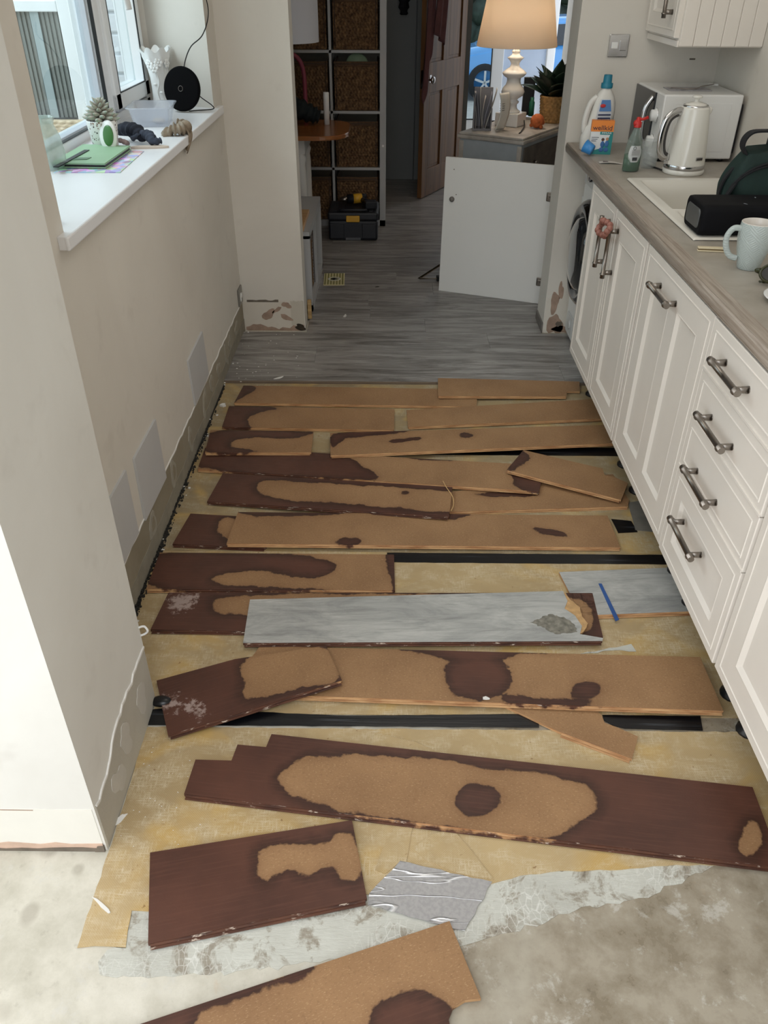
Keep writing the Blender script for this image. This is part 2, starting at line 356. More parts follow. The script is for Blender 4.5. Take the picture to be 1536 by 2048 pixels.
def blobpoly(cx,cy,rx,ry,rot,seed,n=18,am=.22):
    r=random.Random(seed); ph=[r.uniform(0,6) for _ in range(4)]; out=[]
    for i in range(n):
        a=2*PI*i/n; k=1+am*(math.sin(2*a+ph[0])+.6*math.sin(3*a+ph[1])+.4*math.sin(5*a+ph[2])); x=rx*k*math.cos(a); y=ry*k*math.sin(a)
        out.append((cx+x*math.cos(rot)-y*math.sin(rot),cy+x*math.sin(rot)+y*math.cos(rot)))
    return out
b=B(); b.prism(ragged(1.42,3.925,.002,lambda t:.165-.012*t,70,.004,1),0,.0015,MX(LX)); s1=b.build('trim_1',PLAST,kind='structure')
b=B(); b.prism(ragged(1.42,3.925,0,lambda t:.062+.004*math.sin(t*9),60,.003,11),0,.0035,MX(LX)); b.build('lower_render',pm('lower_render',(150,143,128),.85,var=.12,scale=18,bump=.6),s1)
b=B(); p=ragged(1.42,3.925,0,lambda t:.168-.012*t,70,.004,1)[2:]; b.prism([(u,v+.0022) for u,v in p]+[(u,v-.002) for u,v in p[::-1]],0,.003,MX(LX)); b.build('torn_paint_edge',TORN,s1)
for i,(y,z,rx,rz,ro) in enumerate([(2.05,.10,.05,.03,.3),(2.35,.11,.04,.04,1.),(2.62,.09,.03,.045,.2),(2.9,.1,.05,.03,.9),(3.06,.11,.03,.04,.2),(3.22,.1,.035,.035,1.),(3.4,.09,.03,.045,.4),(3.52,.10,.03,.04,.8),(3.7,.1,.04,.03,.2)]):
    o=blobpoly(y,z,rx,rz,ro,i); b=B(); b.prism(o,0,.0042,MX(LX)); b.prism([(y+(u-y)*.5+.006,z+(v-z)*.55) for u,v in o],0,.0048,MX(LX),mi=1); b.build('adhesive_blob',[BLOB,PLAST],s1)
# pillar strip
b=B(); b.prism(ragged(1.0,1.412,.0,lambda t:.14+.05*min(1,max(0,(t-.15)*4))-.0*t,22,.006,5),0,.0015,MX(-.594)); s2=b.build('trim_2',m_wall('bare_plaster_pillar',(190,186,176),(168,162,150),.6),kind='structure')
p=ragged(1.0,1.412,0,lambda t:.14+.05*min(1,max(0,(t-.15)*4)),22,.006,5)[2:]; b=B(); b.prism([(u,v+.003) for u,v in p]+[(u,v-.003) for u,v in p[::-1]],0,.0035,MX(-.594)); b.build('torn_paint_edge',TORN,s2)
for i,(y,z) in enumerate([(1.12,.07),(1.2,.11),(1.33,.1)]): b=B(); b.prism(blobpoly(y,z,.03,.045,.5,i+30),0,.003,MX(-.594)); b.build('adhesive_blob',pm('pale_adhesive',(196,192,184),.75,var=.05,scale=25),s2)
b=B(); b.prism(ragged(-2.6,-.60,.018,lambda t:.142,90,.001,6),0,.001,MY(.993)); s3=b.build('trim_3',pm('old_paint_band',(232,230,222),.5,var=.03,bump=.2),kind='structure')
b=B(); b.prism([(-2.6,.004),(-.60,.004)]+ragged(-2.6,-.60,0,lambda t:.026,60,.004,9)[2:],0,.0025,MY(.993)); b.build('pink_plaster_edge',pm('pink_edge',(214,184,164),.8,var=.1,scale=30),s3)
b=B(); b.prism([(-2.6,.0),(-.61,.0)]+ragged(-2.6,-.61,0,lambda t:.010+.003*math.sin(t*60),60,.003,19)[2:],0,.004,MY(.993)); b.build('grey_mortar_edge',GREYM,s3)
b=B(); b.prism([(-1.2,.143),(-.72,.138),(-.72,.1405),(-1.2,.1465)],0,.0015,MY(.993)); b.prism([(-1.2,.082),(-.84,.072),(-.82,.074),(-.86,.078),(-1.2,.09)],0,.0015,MY(.993)); b.build('scratch',PINK,s3)
b=B(); b.prism([(-.62,.0),(-.598,.0),(-.598,.02),(-.612,.018)],0,.005,MY(.993)); b.build('chipped_corner',GREYM,s3)
# left pier strip
b=B(); b.prism(ragged(-.741,-.434,.0,lambda t:.155,22,.002,7),0,.0015,MY(3.93)); s4=b.build('trim_4',PLASTW,kind='structure')
b=B(); b.prism(ragged(-.72,-.56,.150,lambda t:.16,10,.003,2),0,.002,MY(3.93)); b.build('grey_filler_line',GREYM,s4)
b=B(); b.prism(ragged(-.50,-.434,.03,lambda t:.156,8,.003,8),0,.0025,MY(3.93)); b.build('painted_end',m_wall('painted_end',(205,198,184),(196,188,174)),s4)
for i,(x,z,rx,rz,ro) in enumerate([(-.615,.085,.035,.022,1.),(-.52,.135,.022,.016,-.4),(-.525,.07,.034,.012,-.6),(-.57,.11,.03,.008,.7)]): b=B(); b.prism(blobpoly(x,z,rx,rz,ro,i+50),0,.0028,MY(3.93)); b.build('bare_patch',PINK,s4)
b=B(); b.prism([(-.735,.0),(-.435,.0)]+ragged(-.735,-.435,0,lambda t:.022+.01*math.sin(t*8),16,.007,9)[2:],0,.004,MY(3.93)); b.build('broken_plaster',PINK,s4)
b=B(); b.prism(blobpoly(-.455,.018,.03,.014,-.4,77),0,.006,MY(3.93)); b.build('dark_crumble',pm('dark_crumble',(70,60,48),.9,var=.3,scale=40,bump=.6),s4)
# right pier strip
b=B(); b.prism([(.792,0),(.95,0),(.95,.13),(.90,.2),(.86,.26),(.84,.2),(.792,.17)],0,.0015,MY(3.92)); s5=b.build('trim_5',PLASTW,kind='structure')
for i,(x,z,rx,rz,ro) in enumerate([(.85,.045,.035,.06,.1),(.89,.02,.05,.018,0),(.835,.16,.022,.05,.1),(.86,.22,.012,.045,0)]): b=B(); b.prism(blobpoly(x,z,rx,rz,ro,i+60),0,.0028,MY(3.92)); b.build('bare_patch',PINK,s5)
b=B(); b.prism(blobpoly(.87,.05,.014,.016,0,90),0,.005,MY(3.92)); b.build('dark_hole',GREYM,s5)
b=B(); b.box((.782,3.915,.0),(.7895,4.10,.055)); b.build('grey_offcut_edge',pm('grey_edge',(120,114,108),.6),s5)
# small fixings on the pier next to the machine
for z in (.60,.27):
    b=B(); b.box((.90,3.906,z),(.945,3.9185,z+.075),.003); b.cyl((.912,3.905,z+.06),(.912,3.9065,z+.06),.006,10); b.cyl((.912,3.905,z+.015),(.912,3.9065,z+.015),.006,10)
    b.build('hinge_plate',pm('clear_plate',(214,216,214),.3),loc=(.92,3.915,z),label='translucent white hinge plate on the pier, '+('upper one level with the washing machine door' if z>.5 else 'lower one above the broken plaster'),cat='hinge plate',group='hinge plates beside the machine')
# painted-over access plates on the left wall
PATCH=pm('patch_plate',(196,196,196),.55,var=.02)
for nm,qs in (('farthest of three, nearest the socket',[(2.735,.355),(3.005,.362),(3.02,.172),(2.75,.168)]),('middle of three',[(1.998,.375),(2.25,.372),(2.255,.15),(1.99,.16)]),('nearest of three, half hidden behind the white pillar',[(1.68,.39),(1.915,.388),(1.915,.17),(1.69,.18)])):
    b=B(); b.prism(qs[::-1],0,.007,MX(LX)); b.build('wall_plate',PATCH,loc=(LX,qs[0][0],.17),label='grey square plate flush on left wall, '+nm,cat='plate',group='square plates low on the left wall')
# socket on left wall
t=empty('wall_socket',(LX,3.87,.16),'small steel wall socket plate low on left wall by the pier corner','socket')
b=B(); b.box((0,-.045,0),(.009,.045,.085),.003); b.build('face_plate',pm('brushed_plate',(150,148,142),.35,.7),t)
b=B(); b.box((.009,-.022,.02),(.012,.0,.06),.001); b.box((.009,.006,.03),(.012,.028,.05),.001); b.build('switch_rocker',WHITE,t)
# ------------------------------------------------------------------ sill and window
b=B(); b.prism([(-1.06,1.862),(-.7448,1.862),(-.7448,1.815),(-.725,1.815),(-.725,3.82),(-.744,3.82),(-.744,3.737),(-1.02,3.878),(-1.06,3.878)],1.031,1.06)
b.box((-.730,1.813,1.029),(-.720,3.822,1.0605),.004); b.build('trim_6',pm('sill_white',(236,236,238),.3,var=.01),kind='structure',label=None)
b=B()
fx0,fx1=-1.13,-1.045
Y0,Y1,Z0,Z1=1.86,3.875,1.06,2.1
def frame(b,x0,x1,y0,y1,z0,z1,wd,bev=.005):
    b.box((x0,y0,z0),(x1,y1,z0+wd),bev); b.box((x0,y0,z1-wd),(x1,y1,z1),bev); b.box((x0,y0,z0),(x1,y0+wd,z1),bev); b.box((x0,y1-wd,z0),(x1,y1,z1),bev)
frame(b,fx0,fx1,Y0,Y1,Z0-.02,Z1,.05); b.box((fx0,3.285,Z0),(fx1,3.36,Z1),.005)
W1=b.build('window_1',UPVC,kind='structure')
b=B(); frame(b,fx0+.015,fx1+.015,3.35,3.835,1.10,2.07,.06,.006); b.build('casement_sash',UPVC,W1)
b=B(); frame(b,fx0+.03,fx1-.02,1.905,3.29,1.078,2.06,.018,.002); b.build('glazing_bead',pm('bead_blue_grey',(205,212,222),.35),W1)
b=B(); 
for y0,y1,z0,z1 in ((1.91,3.284,1.089,2.05),(3.356,3.362,1.1,2.07),(3.405,3.78,1.155,2.015)):
    frame(b,fx1-.012,fx1+.0165 if y0>3.3 and y1>3.7 else fx1+.001,y0,y1,z0,z1,.004,0)
b.build('rubber_gasket',BLACK,W1)
b=B(); b.box((-1.09,1.92,1.085),(-1.084,3.28,2.05)); b.build('window_glass',GLASS,W1)
b=B(); b.box((-1.075,3.41,1.16),(-1.069,3.775,2.01)); b.build('window_glass',GLASS,W1)
b=B(); b.tube(smooth_path([(-1.02,3.50,1.62),(-1.0,3.52,1.55),(-.99,3.53,1.47),(-.985,3.535,1.42)]),.008,8,flat=1.6); b.build('window_handle',WHITE,W1)
# outside the window
BR=pm('white_painted_brick',(236,238,242),.7,var=.03,scale=3,bump=.2)
r=random.Random(2); b=B(); b.box((-1.75,3.902,.0),(-1.142,3.928,2.3)); gw=b.build('garden_wall',pm('white_mortar',(222,226,230),.8),label='white painted brick wall seen through the right casement',cat='wall')
proto=None
for j in range(16):
    for i in range(3):
        x=-1.76+i*.228+(.11 if j%2 else 0); z=.95+j*.075
        if x+.215>-1.14: w_=-1.143-x
        else: w_=.215
        if w_<.03: continue
        b=B(); b.box((0,0,0),(w_,.016,.065),.005,seg=1); o=b.build('brick',BR,gw); o.location=(x,3.889+r.uniform(0,.004),z)
t=empty('garden_store',(-1.85,3.80,0),'grey ribbed garden unit with white frame above pale wicker, seen through the left pane','garden unit')
b=B(); b.box((-.5,.02,1.01),(.54,.09,1.42)); [b.box((-.49+k*.019,.013,1.01),(-.479+k*.019,.02,1.41)) for k in range(54)]; b.build('ribbed_panel',pm('ribbed_grey',(128,131,127),.5,var=.05),t)
b=B(); b.box((.50,-.005,1.0),(.565,.095,1.75),.004); b.box((-.5,-.005,1.40),(.5,.095,1.44),.004); b.build('white_frame',UPVC,t)
for x_ in (.18,.38): b=B(); b.box((x_,.006,1.01),(x_+.035,.012,1.41)); b.build('pale_slat',pm('pale_slat',(166,178,180),.4),t)
def weave(w,h,nx,nz,amp,seg=4):
    def fn(u,v):
        row=int(v*nz*.999); fv=(v*nz)%1
        a=abs(math.sin(PI*fv))**.6; s=.55+.45*math.sin(2*PI*(u*nx*.5)+(PI if row%2 else 0)+.8*math.sin(row*2.3))
        return amp*a*s
    return fn
fn=weave(1,1,60,30,.010)
b=B(); b.surf(lambda u,v:Vector((-.5+1.06*u,-.06-fn(u,v),.6+.41*v)),300,120); b.box((-.5,-.055,.3),(.56,.0,1.005)); b.build('woven_base',pm('pale_rattan',(226,204,172),.6,var=.12,scale=20),t)
# ------------------------------------------------------------------ kitchen units
def door_panel(b,y0,y1,z0,z1,x,th=.02,rail=.085,panel=True):
    """slab whose face looks to -X: routed outer line, sunk centre field with bevel"""
    def ring(i,dx): return [(x+dx,y0+i,z0+i),(x+dx,y1-i,z0+i),(x+dx,y1-i,z1-i),(x+dx,y0+i,z1-i)]
    rs=[ring(0,th),ring(0,.002),ring(.002,0),ring(.022,0),ring(.0235,-.0018),ring(.0262,-.0018),ring(.028,0)]
    if panel: rs+=[ring(rail,0),ring(rail+.003,-.001),ring(rail+.014,.008)]
    vs=[[b.bm.verts.new(p) for p in r] for r in rs]
    for r,q in zip(vs,vs[1:]):
        for k in range(4): b.bm.faces.new((r[k],r[(k+1)%4],q[(k+1)%4],q[k]))
    b.bm.faces.new(vs[-1]); b.bm.faces.new(vs[0][::-1])
def door_grid(b,y0,y1,z0,z1,x,pans,pz,th=.02):
    def ring(i,dx,r=None):
        a,c,e,f=r or (y0,y1,z0,z1); return [(x+dx,a+i,e+i),(x+dx,c-i,e+i),(x+dx,c-i,f-i),(x+dx,a+i,f-i)]
    def rings(rs,cap):
        vs=[[b.bm.verts.new(p) for p in r] for r in rs]
        for r,q in zip(vs,vs[1:]):
            for k in range(4): b.bm.faces.new((r[k],r[(k+1)%4],q[(k+1)%4],q[k]))
        if cap: b.bm.faces.new(vs[-1])
        return vs
    v=rings([ring(0,th),ring(0,.002),ring(.002,0),ring(.022,0),ring(.0235,-.0018),ring(.0262,-.0018),ring(.028,0)],False); b.bm.faces.new(v[0][::-1])
    ys=[y0+.028]+[q for p in pans for q in p]+[y1-.028]; zs=[z0+.028,pz[0],pz[1],z1-.028]
    for i in range(len(ys)-1):
        for j in range(3):
            r=(ys[i],ys[i+1],zs[j],zs[j+1])
            if j==1 and i%2==1: rings([ring(0,0,r),ring(.003,-.001,r),ring(.014,.008,r)],True)
            else: b.bm.faces.new([b.bm.verts.new(p) for p in ring(0,0,r)])
    bmesh.ops.remove_doubles(b.bm,verts=b.bm.verts,dist=1e-6)
def bar_handle(parent,p0,p1,out=.032):
    """knurled-end bar handle; p0,p1 bar ends in parent space, standing off toward -X"""
    a=Vector(p0); c=Vector(p1); d=(c-a).normalized(); n=Vector((-out,0,0)); b=B()
    A=a+n; Cc=c+n
    b.tube([A,A+d*.012,A+d*.0125,A+d*.017,A+d*.0175,Cc-d*.0175,Cc-d*.017,Cc-d*.0125,Cc-d*.012,Cc],[.0085,.0085,.0102,.0102,.0074,.0074,.0102,.0102,.0085,.0085],16)
    for q in (a+d*.02,c-d*.02): b.tube([q,q+n*.9],[.0062,.0052],10,flat=1.5); b.tube([q,q+n*.05],.0085,10)
    return b.build('bar_handle',NICKEL,parent)
X0=.80
def cabinet(name,label,y0,y1,group=None):
    t=empty(name,(X0,(y0+y1)/2,.16),label,'cabinet',group)
    b=B(); yy=(y1-y0)/2; b.box((.021,-yy,0),(.58,yy,.018)); b.box((.021,-yy,.018),(.58,-yy+.018,.705)); b.box((.021,yy-.018,.018),(.58,yy,.705)); b.box((.562,-yy+.018,.018),(.58,yy-.018,.705)); b.build('carcass',WMAT,t)
    return t
t=cabinet('base_cabinet','white two-door base unit next to washing machine with beads on handles',2.508,3.32)
b=B(); door_panel(b,.005,.405,.0,.70,0); b.build('cabinet_door',CAB,t).name='cabinet_door'
b=B(); door_panel(b,-.405,-.003,.0,.70,0); b.build('cabinet_door',CAB,t)
yc=(2.508+3.32)/2
bar_handle(t,(0,2.985-yc,.475),(0,2.985-yc,.66)); bar_handle(t,(0,2.855-yc,.475),(0,2.855-yc,.66))
t=empty('dishwasher',(X0,2.19,.16),'white panelled single-door unit with horizontal handle below the sink','dishwasher')
b=B(); b.box((.021,-.305,0),(.57,.305,.69)); b.build('carcass',WMAT,t)
b=B(); door_grid(b,-.304,.304,.0,.70,0,[(-.215,-.045),(.025,.205)],(.09,.615)); b.build('appliance_door',CAB,t); bar_handle(t,(0,-.045,.63),(0,.145,.63))
t=cabinet('drawer_unit','white unit with four drawers and four steel bar handles',1.405,1.878)
yc=(1.405+1.878)/2
for i,(z0,z1,zh) in enumerate([(.57,.70,.635),(.436,.567,.49),(.284,.433,.335),(0,.281,.175)]):
    b=B(); door_panel(b,-.236,.236,z0,z1,-.003,.022,.07,panel=(i==3)); d=b.build('drawer_front',CAB,t)
    if i<3:
        b=B(); b.box((-.006,-.236,z0-.0015),(-.002,.236,z0+.006),.001); b.build('moulded_edge',CAB,d)
    bar_handle(d,(-.003,-.05,zh),(-.003,.135,zh))
t=cabinet('base_cabinet','white base unit nearest the camera, its door cut by the right frame edge',.80,1.398)
b=B(); door_panel(b,-.297,.297,0,.70,0); b.build('cabinet_door',CAB,t)
# adjustable plastic legs under the units
LEGS=((3.2,'below the beaded cabinet, end by the washing machine'),(2.6,'below the beaded cabinet, end by the dishwasher'),(2.42,'below the dishwasher, far side'),(1.95,'below the dishwasher, side next to the drawers'),(1.8,'below the drawer unit, far side'),(1.45,'below the drawer unit, near side'),(1.33,'below the nearest cabinet, beside the drawers'),(.9,'below the nearest cabinet, closest to the camera'))
for i,(y,wh) in enumerate(LEGS):
    b=B(); b.lathe([(0,0),(.03,0),(.03,.008),(.016,.02),(.016,.13),(.022,.135),(.022,.158),(0,.158)],14); b.build('unit_leg',BLACK,loc=None,label='black adjustable leg '+wh,cat='leg',group='adjustable legs under the units').location=(.90,y,.0015)
# worktop
WT=NT('worktop_face'); v=WT.coord((1,1,1)); bg_=WT.noise(v,6,6,.6,.5); g=WT.noise(WT.coord((150,5,150)),1,6,.65,.5)
geo=WT.n('ShaderNodeNewGeometry'); sp=WT.n('ShaderNodeSeparateXYZ'); WT.l(geo.outputs['Position'],sp.inputs[0])
m=WT.rng(sp.outputs[0],.835,.837); base=WT.mix(WT.rng(bg_,.35,.65),L((176,170,160)),L((156,148,136))); gr=WT.mix(WT.rng(g,.35,.65),L((178,167,155)),L((142,128,115)))
WTM=WT.fin(WT.mix(m,gr,base),.42,0,.4)
sx0,sx1,sy0,sy1=.885,1.335,2.37,3.17
t=empty('worktop',(.79,2.4,.867),'grey stone-look worktop with wood-grain front edge over white units','worktop')
b=B()
for a,c in (((.797,.3,.867),(sx0+.015,3.915,.905)),((sx1-.015,.3,.867),(1.398,3.915,.905)),((sx0+.015,.3,.867),(sx1-.015,sy0+.015,.905)),((sx0+.015,sy1-.015,.867),(sx1-.015,3.915,.905))): b.box(a,c)
bmesh.ops.remove_doubles(b.bm,verts=b.bm.verts,dist=1e-5); b.build('counter_slab',WTM,t,loc=(.79,2.4,.867)).location=(0,0,0)
b=B(); b.tube([(.799,.3,.886),(.799,3.915,.886)],.0185,10,flat=1); b.bm.verts.ensure_lookup_table()
for q in b.bm.verts: q.co.x=.7995+(q.co.x-.799)*.35
b.build('rounded_edge',WTM,t,loc=(.79,2.4,.867)).location=(0,0,0)
# sink
SK=pm('sink_ceramic',(226,222,212),.3,var=.02); t=empty('kitchen_sink',(sx0,sy0,.905),'white ceramic inset sink with drainer half, dark box standing on it','sink')
W_,Lh=sx1-sx0,sy1-sy0
def sinkz(x,y):      # x across 0..W, y along 0..L
    def box_(v,a,c,s): return max(0,min(1,min((v-a)/s,(c-v)/s)))
    bowl=box_(x,.04,W_-.09,.018)*box_(y,Lh-.46,Lh-.05,.018); dr=box_(x,.04,W_-.09,.015)*box_(y,.04,Lh-.49,.015)
    rim=box_(x,-.002,W_+.002,.008)*box_(y,-.002,Lh+.002,.008)
    return .001+.007*rim-.17*bowl**.7-.010*dr-(.002*math.sin(x*160)*dr)
b=B(); b.surf(lambda u,v:Vector((u*W_,v*Lh,sinkz(u*W_,v*Lh))),110,150); b.build('sink_basin',SK,t)
b=B(); b.lathe([(0,.001),(.03,.001),(.036,.003),(.04,.001),(.04,-.002)],20,M=TR((.2,Lh-.25,-.160))); b.build('plug_strainer',CHROME,t)
t=empty('mixer_tap',(1.366,2.77,.905),'chrome mixer tap behind the sink at the right frame edge','tap')
b=B(); b.lathe([(.026,0),(.026,.01),(.02,.02),(.02,.1),(.024,.11),(.024,.14),(0,.15)],18); b.build('tap_body',CHROME,t)
b=B(); b.tube(smooth_path([(0,0,.12),(-.02,0,.24),(-.07,0,.29),(-.13,0,.28),(-.16,0,.23)]),.011,12); b.build('spout',CHROME,t)
b=B(); b.tube([(0,.02,.12),(0,.09,.16)],.007,10); b.build('tap_lever',CHROME,t)
# washing machine in its bay
t=empty('washing_machine',(.90,3.62,.012),'white washing machine with grey glass door in the open bay','washing machine')
b=B(); b.box((0,-.285,.01),(.49,.285,.85),.012); b.build('machine_casing',WHITE,t)
MR=Matrix.Rotation(-PI/2,4,'Y')
cz=.475; cy=.02
b=B(); b.lathe([(.232,0),(.232,.018),(.222,.036),(.205,.05),(.19,.052),(.176,.046),(.165,.03),(.165,.012)],56,M=Matrix.Translation((-.002,cy,cz))@MR); dd=b.build('porthole_ring',pm('dark_chrome',(110,112,116),.12,1.,var=.05),t)
b=B(); b.lathe([(.166,.032),(.15,.056),(.12,.07),(.08,.076),(0,.078)],48,M=Matrix.Translation((-.002,cy,cz))@MR); b.build('porthole_glass',pm('smoked_glass',(34,38,42),.06,0,coat=1),dd)
b=B(); b.box((-.058,cy-.238,cz-.05),(-.03,cy-.205,cz+.05),.006); b.build('door_grip',pm('grip_grey',(70,72,76),.35),dd)
b=B(); b.box((-.004,-.27,.73),(.0,.27,.845),.002); pnl=b.build('control_panel',pm('panel_grey_white',(214,214,212),.35),t)
b=B(); b.box((-.007,-.10,.745),(-.003,.03,.83),.002); b.build('display',pm('display_grey',(78,80,82),.2),pnl)
b=B(); b.lathe([(.03,0),(.03,.015),(.026,.022),(0,.022)],24,M=Matrix.Translation((-.004,.12,.79))@MR); b.build('programme_dial',CHROME,pnl)
for k in range(3): b=B(); b.cyl((-.007,-.20+.035*k,.76),(-.003,-.20+.035*k,.76),.006,10); b.build('button',GREYM,pnl)
b=B(); b.box((-.004,.12,.03),(0,.24,.13),.003); b.cyl((-.009,.18,.08),(-.003,.18,.08),.02,16); b.build('filter_hatch',pm('hatch_white',(220,220,218),.4),t)
for x in (.05,.44):
    for y in (-.24,.24): b=B(); b.cyl((x,y,-.011),(x,y,.012),.02,12); b.build('machine_foot',BLACK,t)
b=B(); b.box((.0,-.012,0),(.575,.0,.705)); b.build('end_panel',CAB,loc=None,label='white end panel closing the cabinet run beside washing machine',cat='panel').location=(.81,3.335,.16)
# bead chain looped over the two door handles
BEAD=pm('pink_wood_bead',(168,112,98),.5,var=.15,scale=60); t=empty('bead_charm',(.772,2.905,.785),'pink bead charm looped round the two upright handles','charm')
r=random.Random(4)
ring=[(-.012+.006*math.sin(3*a),.065*math.cos(a)-.0,.012+.026*math.sin(a)-.012*math.cos(a)) for a in [2*PI*k/15 for k in range(15)]]
p=None
for q in ring:
    if p is None: b=B(); b.ball((0,0,0),.0115,12); p=b.build('bead',BEAD,t); o=p
    else: o=p.copy(); COL.objects.link(o); o.parent=t
    o.location=q
b=B(); b.tube([(x,y,z) for x,y,z in ring],.002,6,closed=True); b.build('cord',pm('cord_cream',(215,200,180),.8),t)
# wall cupboard on the right wall
t=empty('wall_cupboard',(1.085,3.49,1.31),'white wall cupboard with grooved end panel at top right','cupboard')
b=B(); b.box((.0,.0,.022),(.314,.425,.72)); b.box((-.006,-.002,0),(.314,.425,.022),.002); b.build('carcass',CAB,t)
for k in range(6): b=B(); b.box((.0+k*.0525,-.012,.003),(.0515+k*.0525,.0,.72),.0022,seg=1); b.build('board',CAB,t)
b=B(); door_panel(b,.008,.415,.03,.71,-.02,.02,.07); d=b.build('cabinet_door',CAB,t); bar_handle(d,(-.02,.075,.09),(-.02,.075,.28))
# switch on back wall, socket on right wall
t=empty('fused_switch',(.965,3.92,1.283),'polished steel fused switch on wall above the detergent','switch')
b=B(); b.box((-.043,-.009,-.043),(.043,0,.043),.004); b.build('face_plate',CHROME,t)
b=B(); b.box((-.03,-.013,-.01),(-.004,-.008,.014),.0015); b.build('rocker',WHITE,t)
b=B(); b.box((.004,-.0125,-.018),(.034,-.008,.02),.002); b.build('fuse_holder',CHROME,t)
t=empty('double_socket',(1.40,3.05,1.10),'chrome double socket on right wall behind the backpack, at frame edge','socket')
b=B(); b.box((-.009,-.07,-.043),(0,.07,.043),.004); b.build('face_plate',CHROME,t); b=B(); b.box((-.012,-.05,-.0),(-.009,-.03,.02),.001); b.box((-.012,.03,.0),(-.009,.05,.02),.001); b.build('rocker',BLACK,t)
# loose unit door leaning behind the pier
P0=Vector((.286,4.52,.012)); P1=Vector((.835,4.31,.012)); u=(P1-P0).normalized(); n=Vector((u.y,-u.x,0)); n=n if n.y<0 else -n
t=empty('loose_cabinet_door',P0,'plain white cupboard door standing against the right pier','cabinet door'); t.rotation_euler=(math.radians(-2.),0,math.atan2(u.y,u.x))
b=B(); b.box((0,0,0),(.592,.018,.713),.0012,seg=1); b.build('door_board',pm('white_melamine',(226,225,221),.42,var=.01),t)
for z in (.10,.54):
    b=B(); b.box((.557,-.004,z),(.590,.0,z+.045),.004); b.build('hinge',NICKEL,t); b=B(); b.box((.562,-.010,z+.010),(.588,-.004,z+.035),.003); b.tube([(.575,-.010,z+.022),(.600,-.018,z+.024)],.006,8,flat=.6); b.build('hinge_arm',NICKEL,t)
b=B(); b.lathe([(.014,0),(.014,.006),(.011,.008),(.011,.014),(.004,.016),(0,.016)],20,M=TR((.048,0,.505),PI/2)); b.build('rubber_stop',pm('stop_grey',(120,116,110),.5),t)
b=B(); b.cyl((.05,.0,.655),(.05,-.001,.655),.003,8); b.cyl((.07,.0,.53),(.07,-.001,.53),.003,8); b.build('screw_hole',GREYM,t)
t=empty('triangular_frame',(.21,4.70,.012),'small wooden triangular frame lying behind the loose white door','frame',rz=.1)
b=B(); b.tube([(-.03,.0,.012),(.20,-.04,.012),(.24,.10,.14)],.011,4,closed=True); b.build('frame_bars',m_wood('pale_frame',(186,170,150),(150,130,106)),t)
b=B(); b.box((.07,-.03,.0),(.15,.0,.03),.004); b.build('dark_clip',BLACK,t)
# ------------------------------------------------------------------ underlay, foil, tape
def dens(pts,step,amp=0,seed=0):
    r=random.Random(seed); out=[]
    n=len(pts)
    for i in range(n):
        a=Vector(pts[i]); c=Vector(pts[(i+1)%n]); k=max(1,int((c-a).length/step))
        for j in range(k):
            p=a+(c-a)*(j/k); out.append(p+Vector((r.uniform(-amp,amp),r.uniform(-amp,amp))) if (amp and j) else p)
    return out
def sheet(name,pix,z,th,mat,label=None,cat=None,group=None,amp=.003,step=.03,world=None,seed=1):
    P=[fl(x,y,z).xy for x,y in pix] if world is None else [Vector(p) for p in world]
    c=sum(P,Vector((0,0)))/len(P); Q=[(p-c) for p in P]
    D=dens(Q,step,amp,seed); b=B(); b.prism([tuple(p) for p in D],0,th)
    bmesh.ops.triangulate(b.bm,faces=[f for f in b.bm.faces if len(f.verts)>4])
    return b.build(name,mat,None,label=label,cat=cat,group=group), c
def put(r,z):
    o,c=r; o.location=(c.x,c.y,z); return o
XR=1.36
def fy(px,py): return fl(px,py,0).y
ya=[fl(700,1446).y,fl(1000,1118).y,fl(1100,904).y]
# near sheet: torn front edge traced on the floor
near=[fl(*p).xy for p in ((155,1897),(190,1893),(252,1896),(256,1862),(264,1822),(300,1824),(420,1850),(600,1800),(735,1790),(800,1800),(900,1805),(940,1785),(985,1768),(1040,1752),(1100,1745),(1180,1742),(1260,1738),(1330,1733),(1400,1730),(1536,1735))]
pts=near+[Vector((XR,near[-1].y)),Vector((XR,ya[0]-.02)),Vector((-.592,ya[0]-.02)),fl(215,1702).xy+Vector((.004,0))]
put(sheet('underlay_sheet',None,0,.0018,UND,'yellow mesh-pressed underlay sheet with torn front edge nearest the camera','underlay',world=pts,amp=.002,step=.02,seed=3),.0012)
strip=lambda y0,y1,x0: [Vector((x0,y0)),Vector((XR,y0)),Vector((XR,y1)),Vector((x0,y1))]
put(sheet('underlay_sheet',None,0,.0018,UND,'yellow underlay sheet between the two nearest black tape joints','underlay',world=[Vector((-.59,ya[0]+.025)),Vector((XR,ya[0]+.025)),Vector((XR,ya[1]+.028)),Vector((LX+.004,ya[1]+.028)),Vector((LX+.004,1.42)),Vector((-.59,1.42))],amp=.0006),.0012)
put(sheet('underlay_sheet',None,0,.0018,UND2,'brownish underlay sheet between the middle and far black tape joints','underlay',world=strip(ya[1]+.03,ya[2]-.02,LX+.004),amp=.0006),.0012)
put(sheet('underlay_sheet',None,0,.0018,UND2,'greyish underlay sheet in front of the intact grey floor','underlay',world=strip(ya[2]-.018,3.29,LX+.004),amp=.0006),.0012)
put(sheet('cut_edge',None,0,.009,pm('mdf_lip',(120,104,88),.6,var=.1),world=strip(3.293,3.3035,LX+.004),amp=.0),.0012)
bpy.data.objects['cut_edge'].parent=FLOOR
TAPE=NT('black_joint_tape'); v=TAPE.coord((2,60,1)); n_=TAPE.noise(v,1,4,.6); TAPEM=TAPE.fin(TAPE.mix(TAPE.rng(n_,.6,.68),L((12,13,17)),L((60,64,70))),.3,0,.5); TAPE.bump(n_,.5,.002)
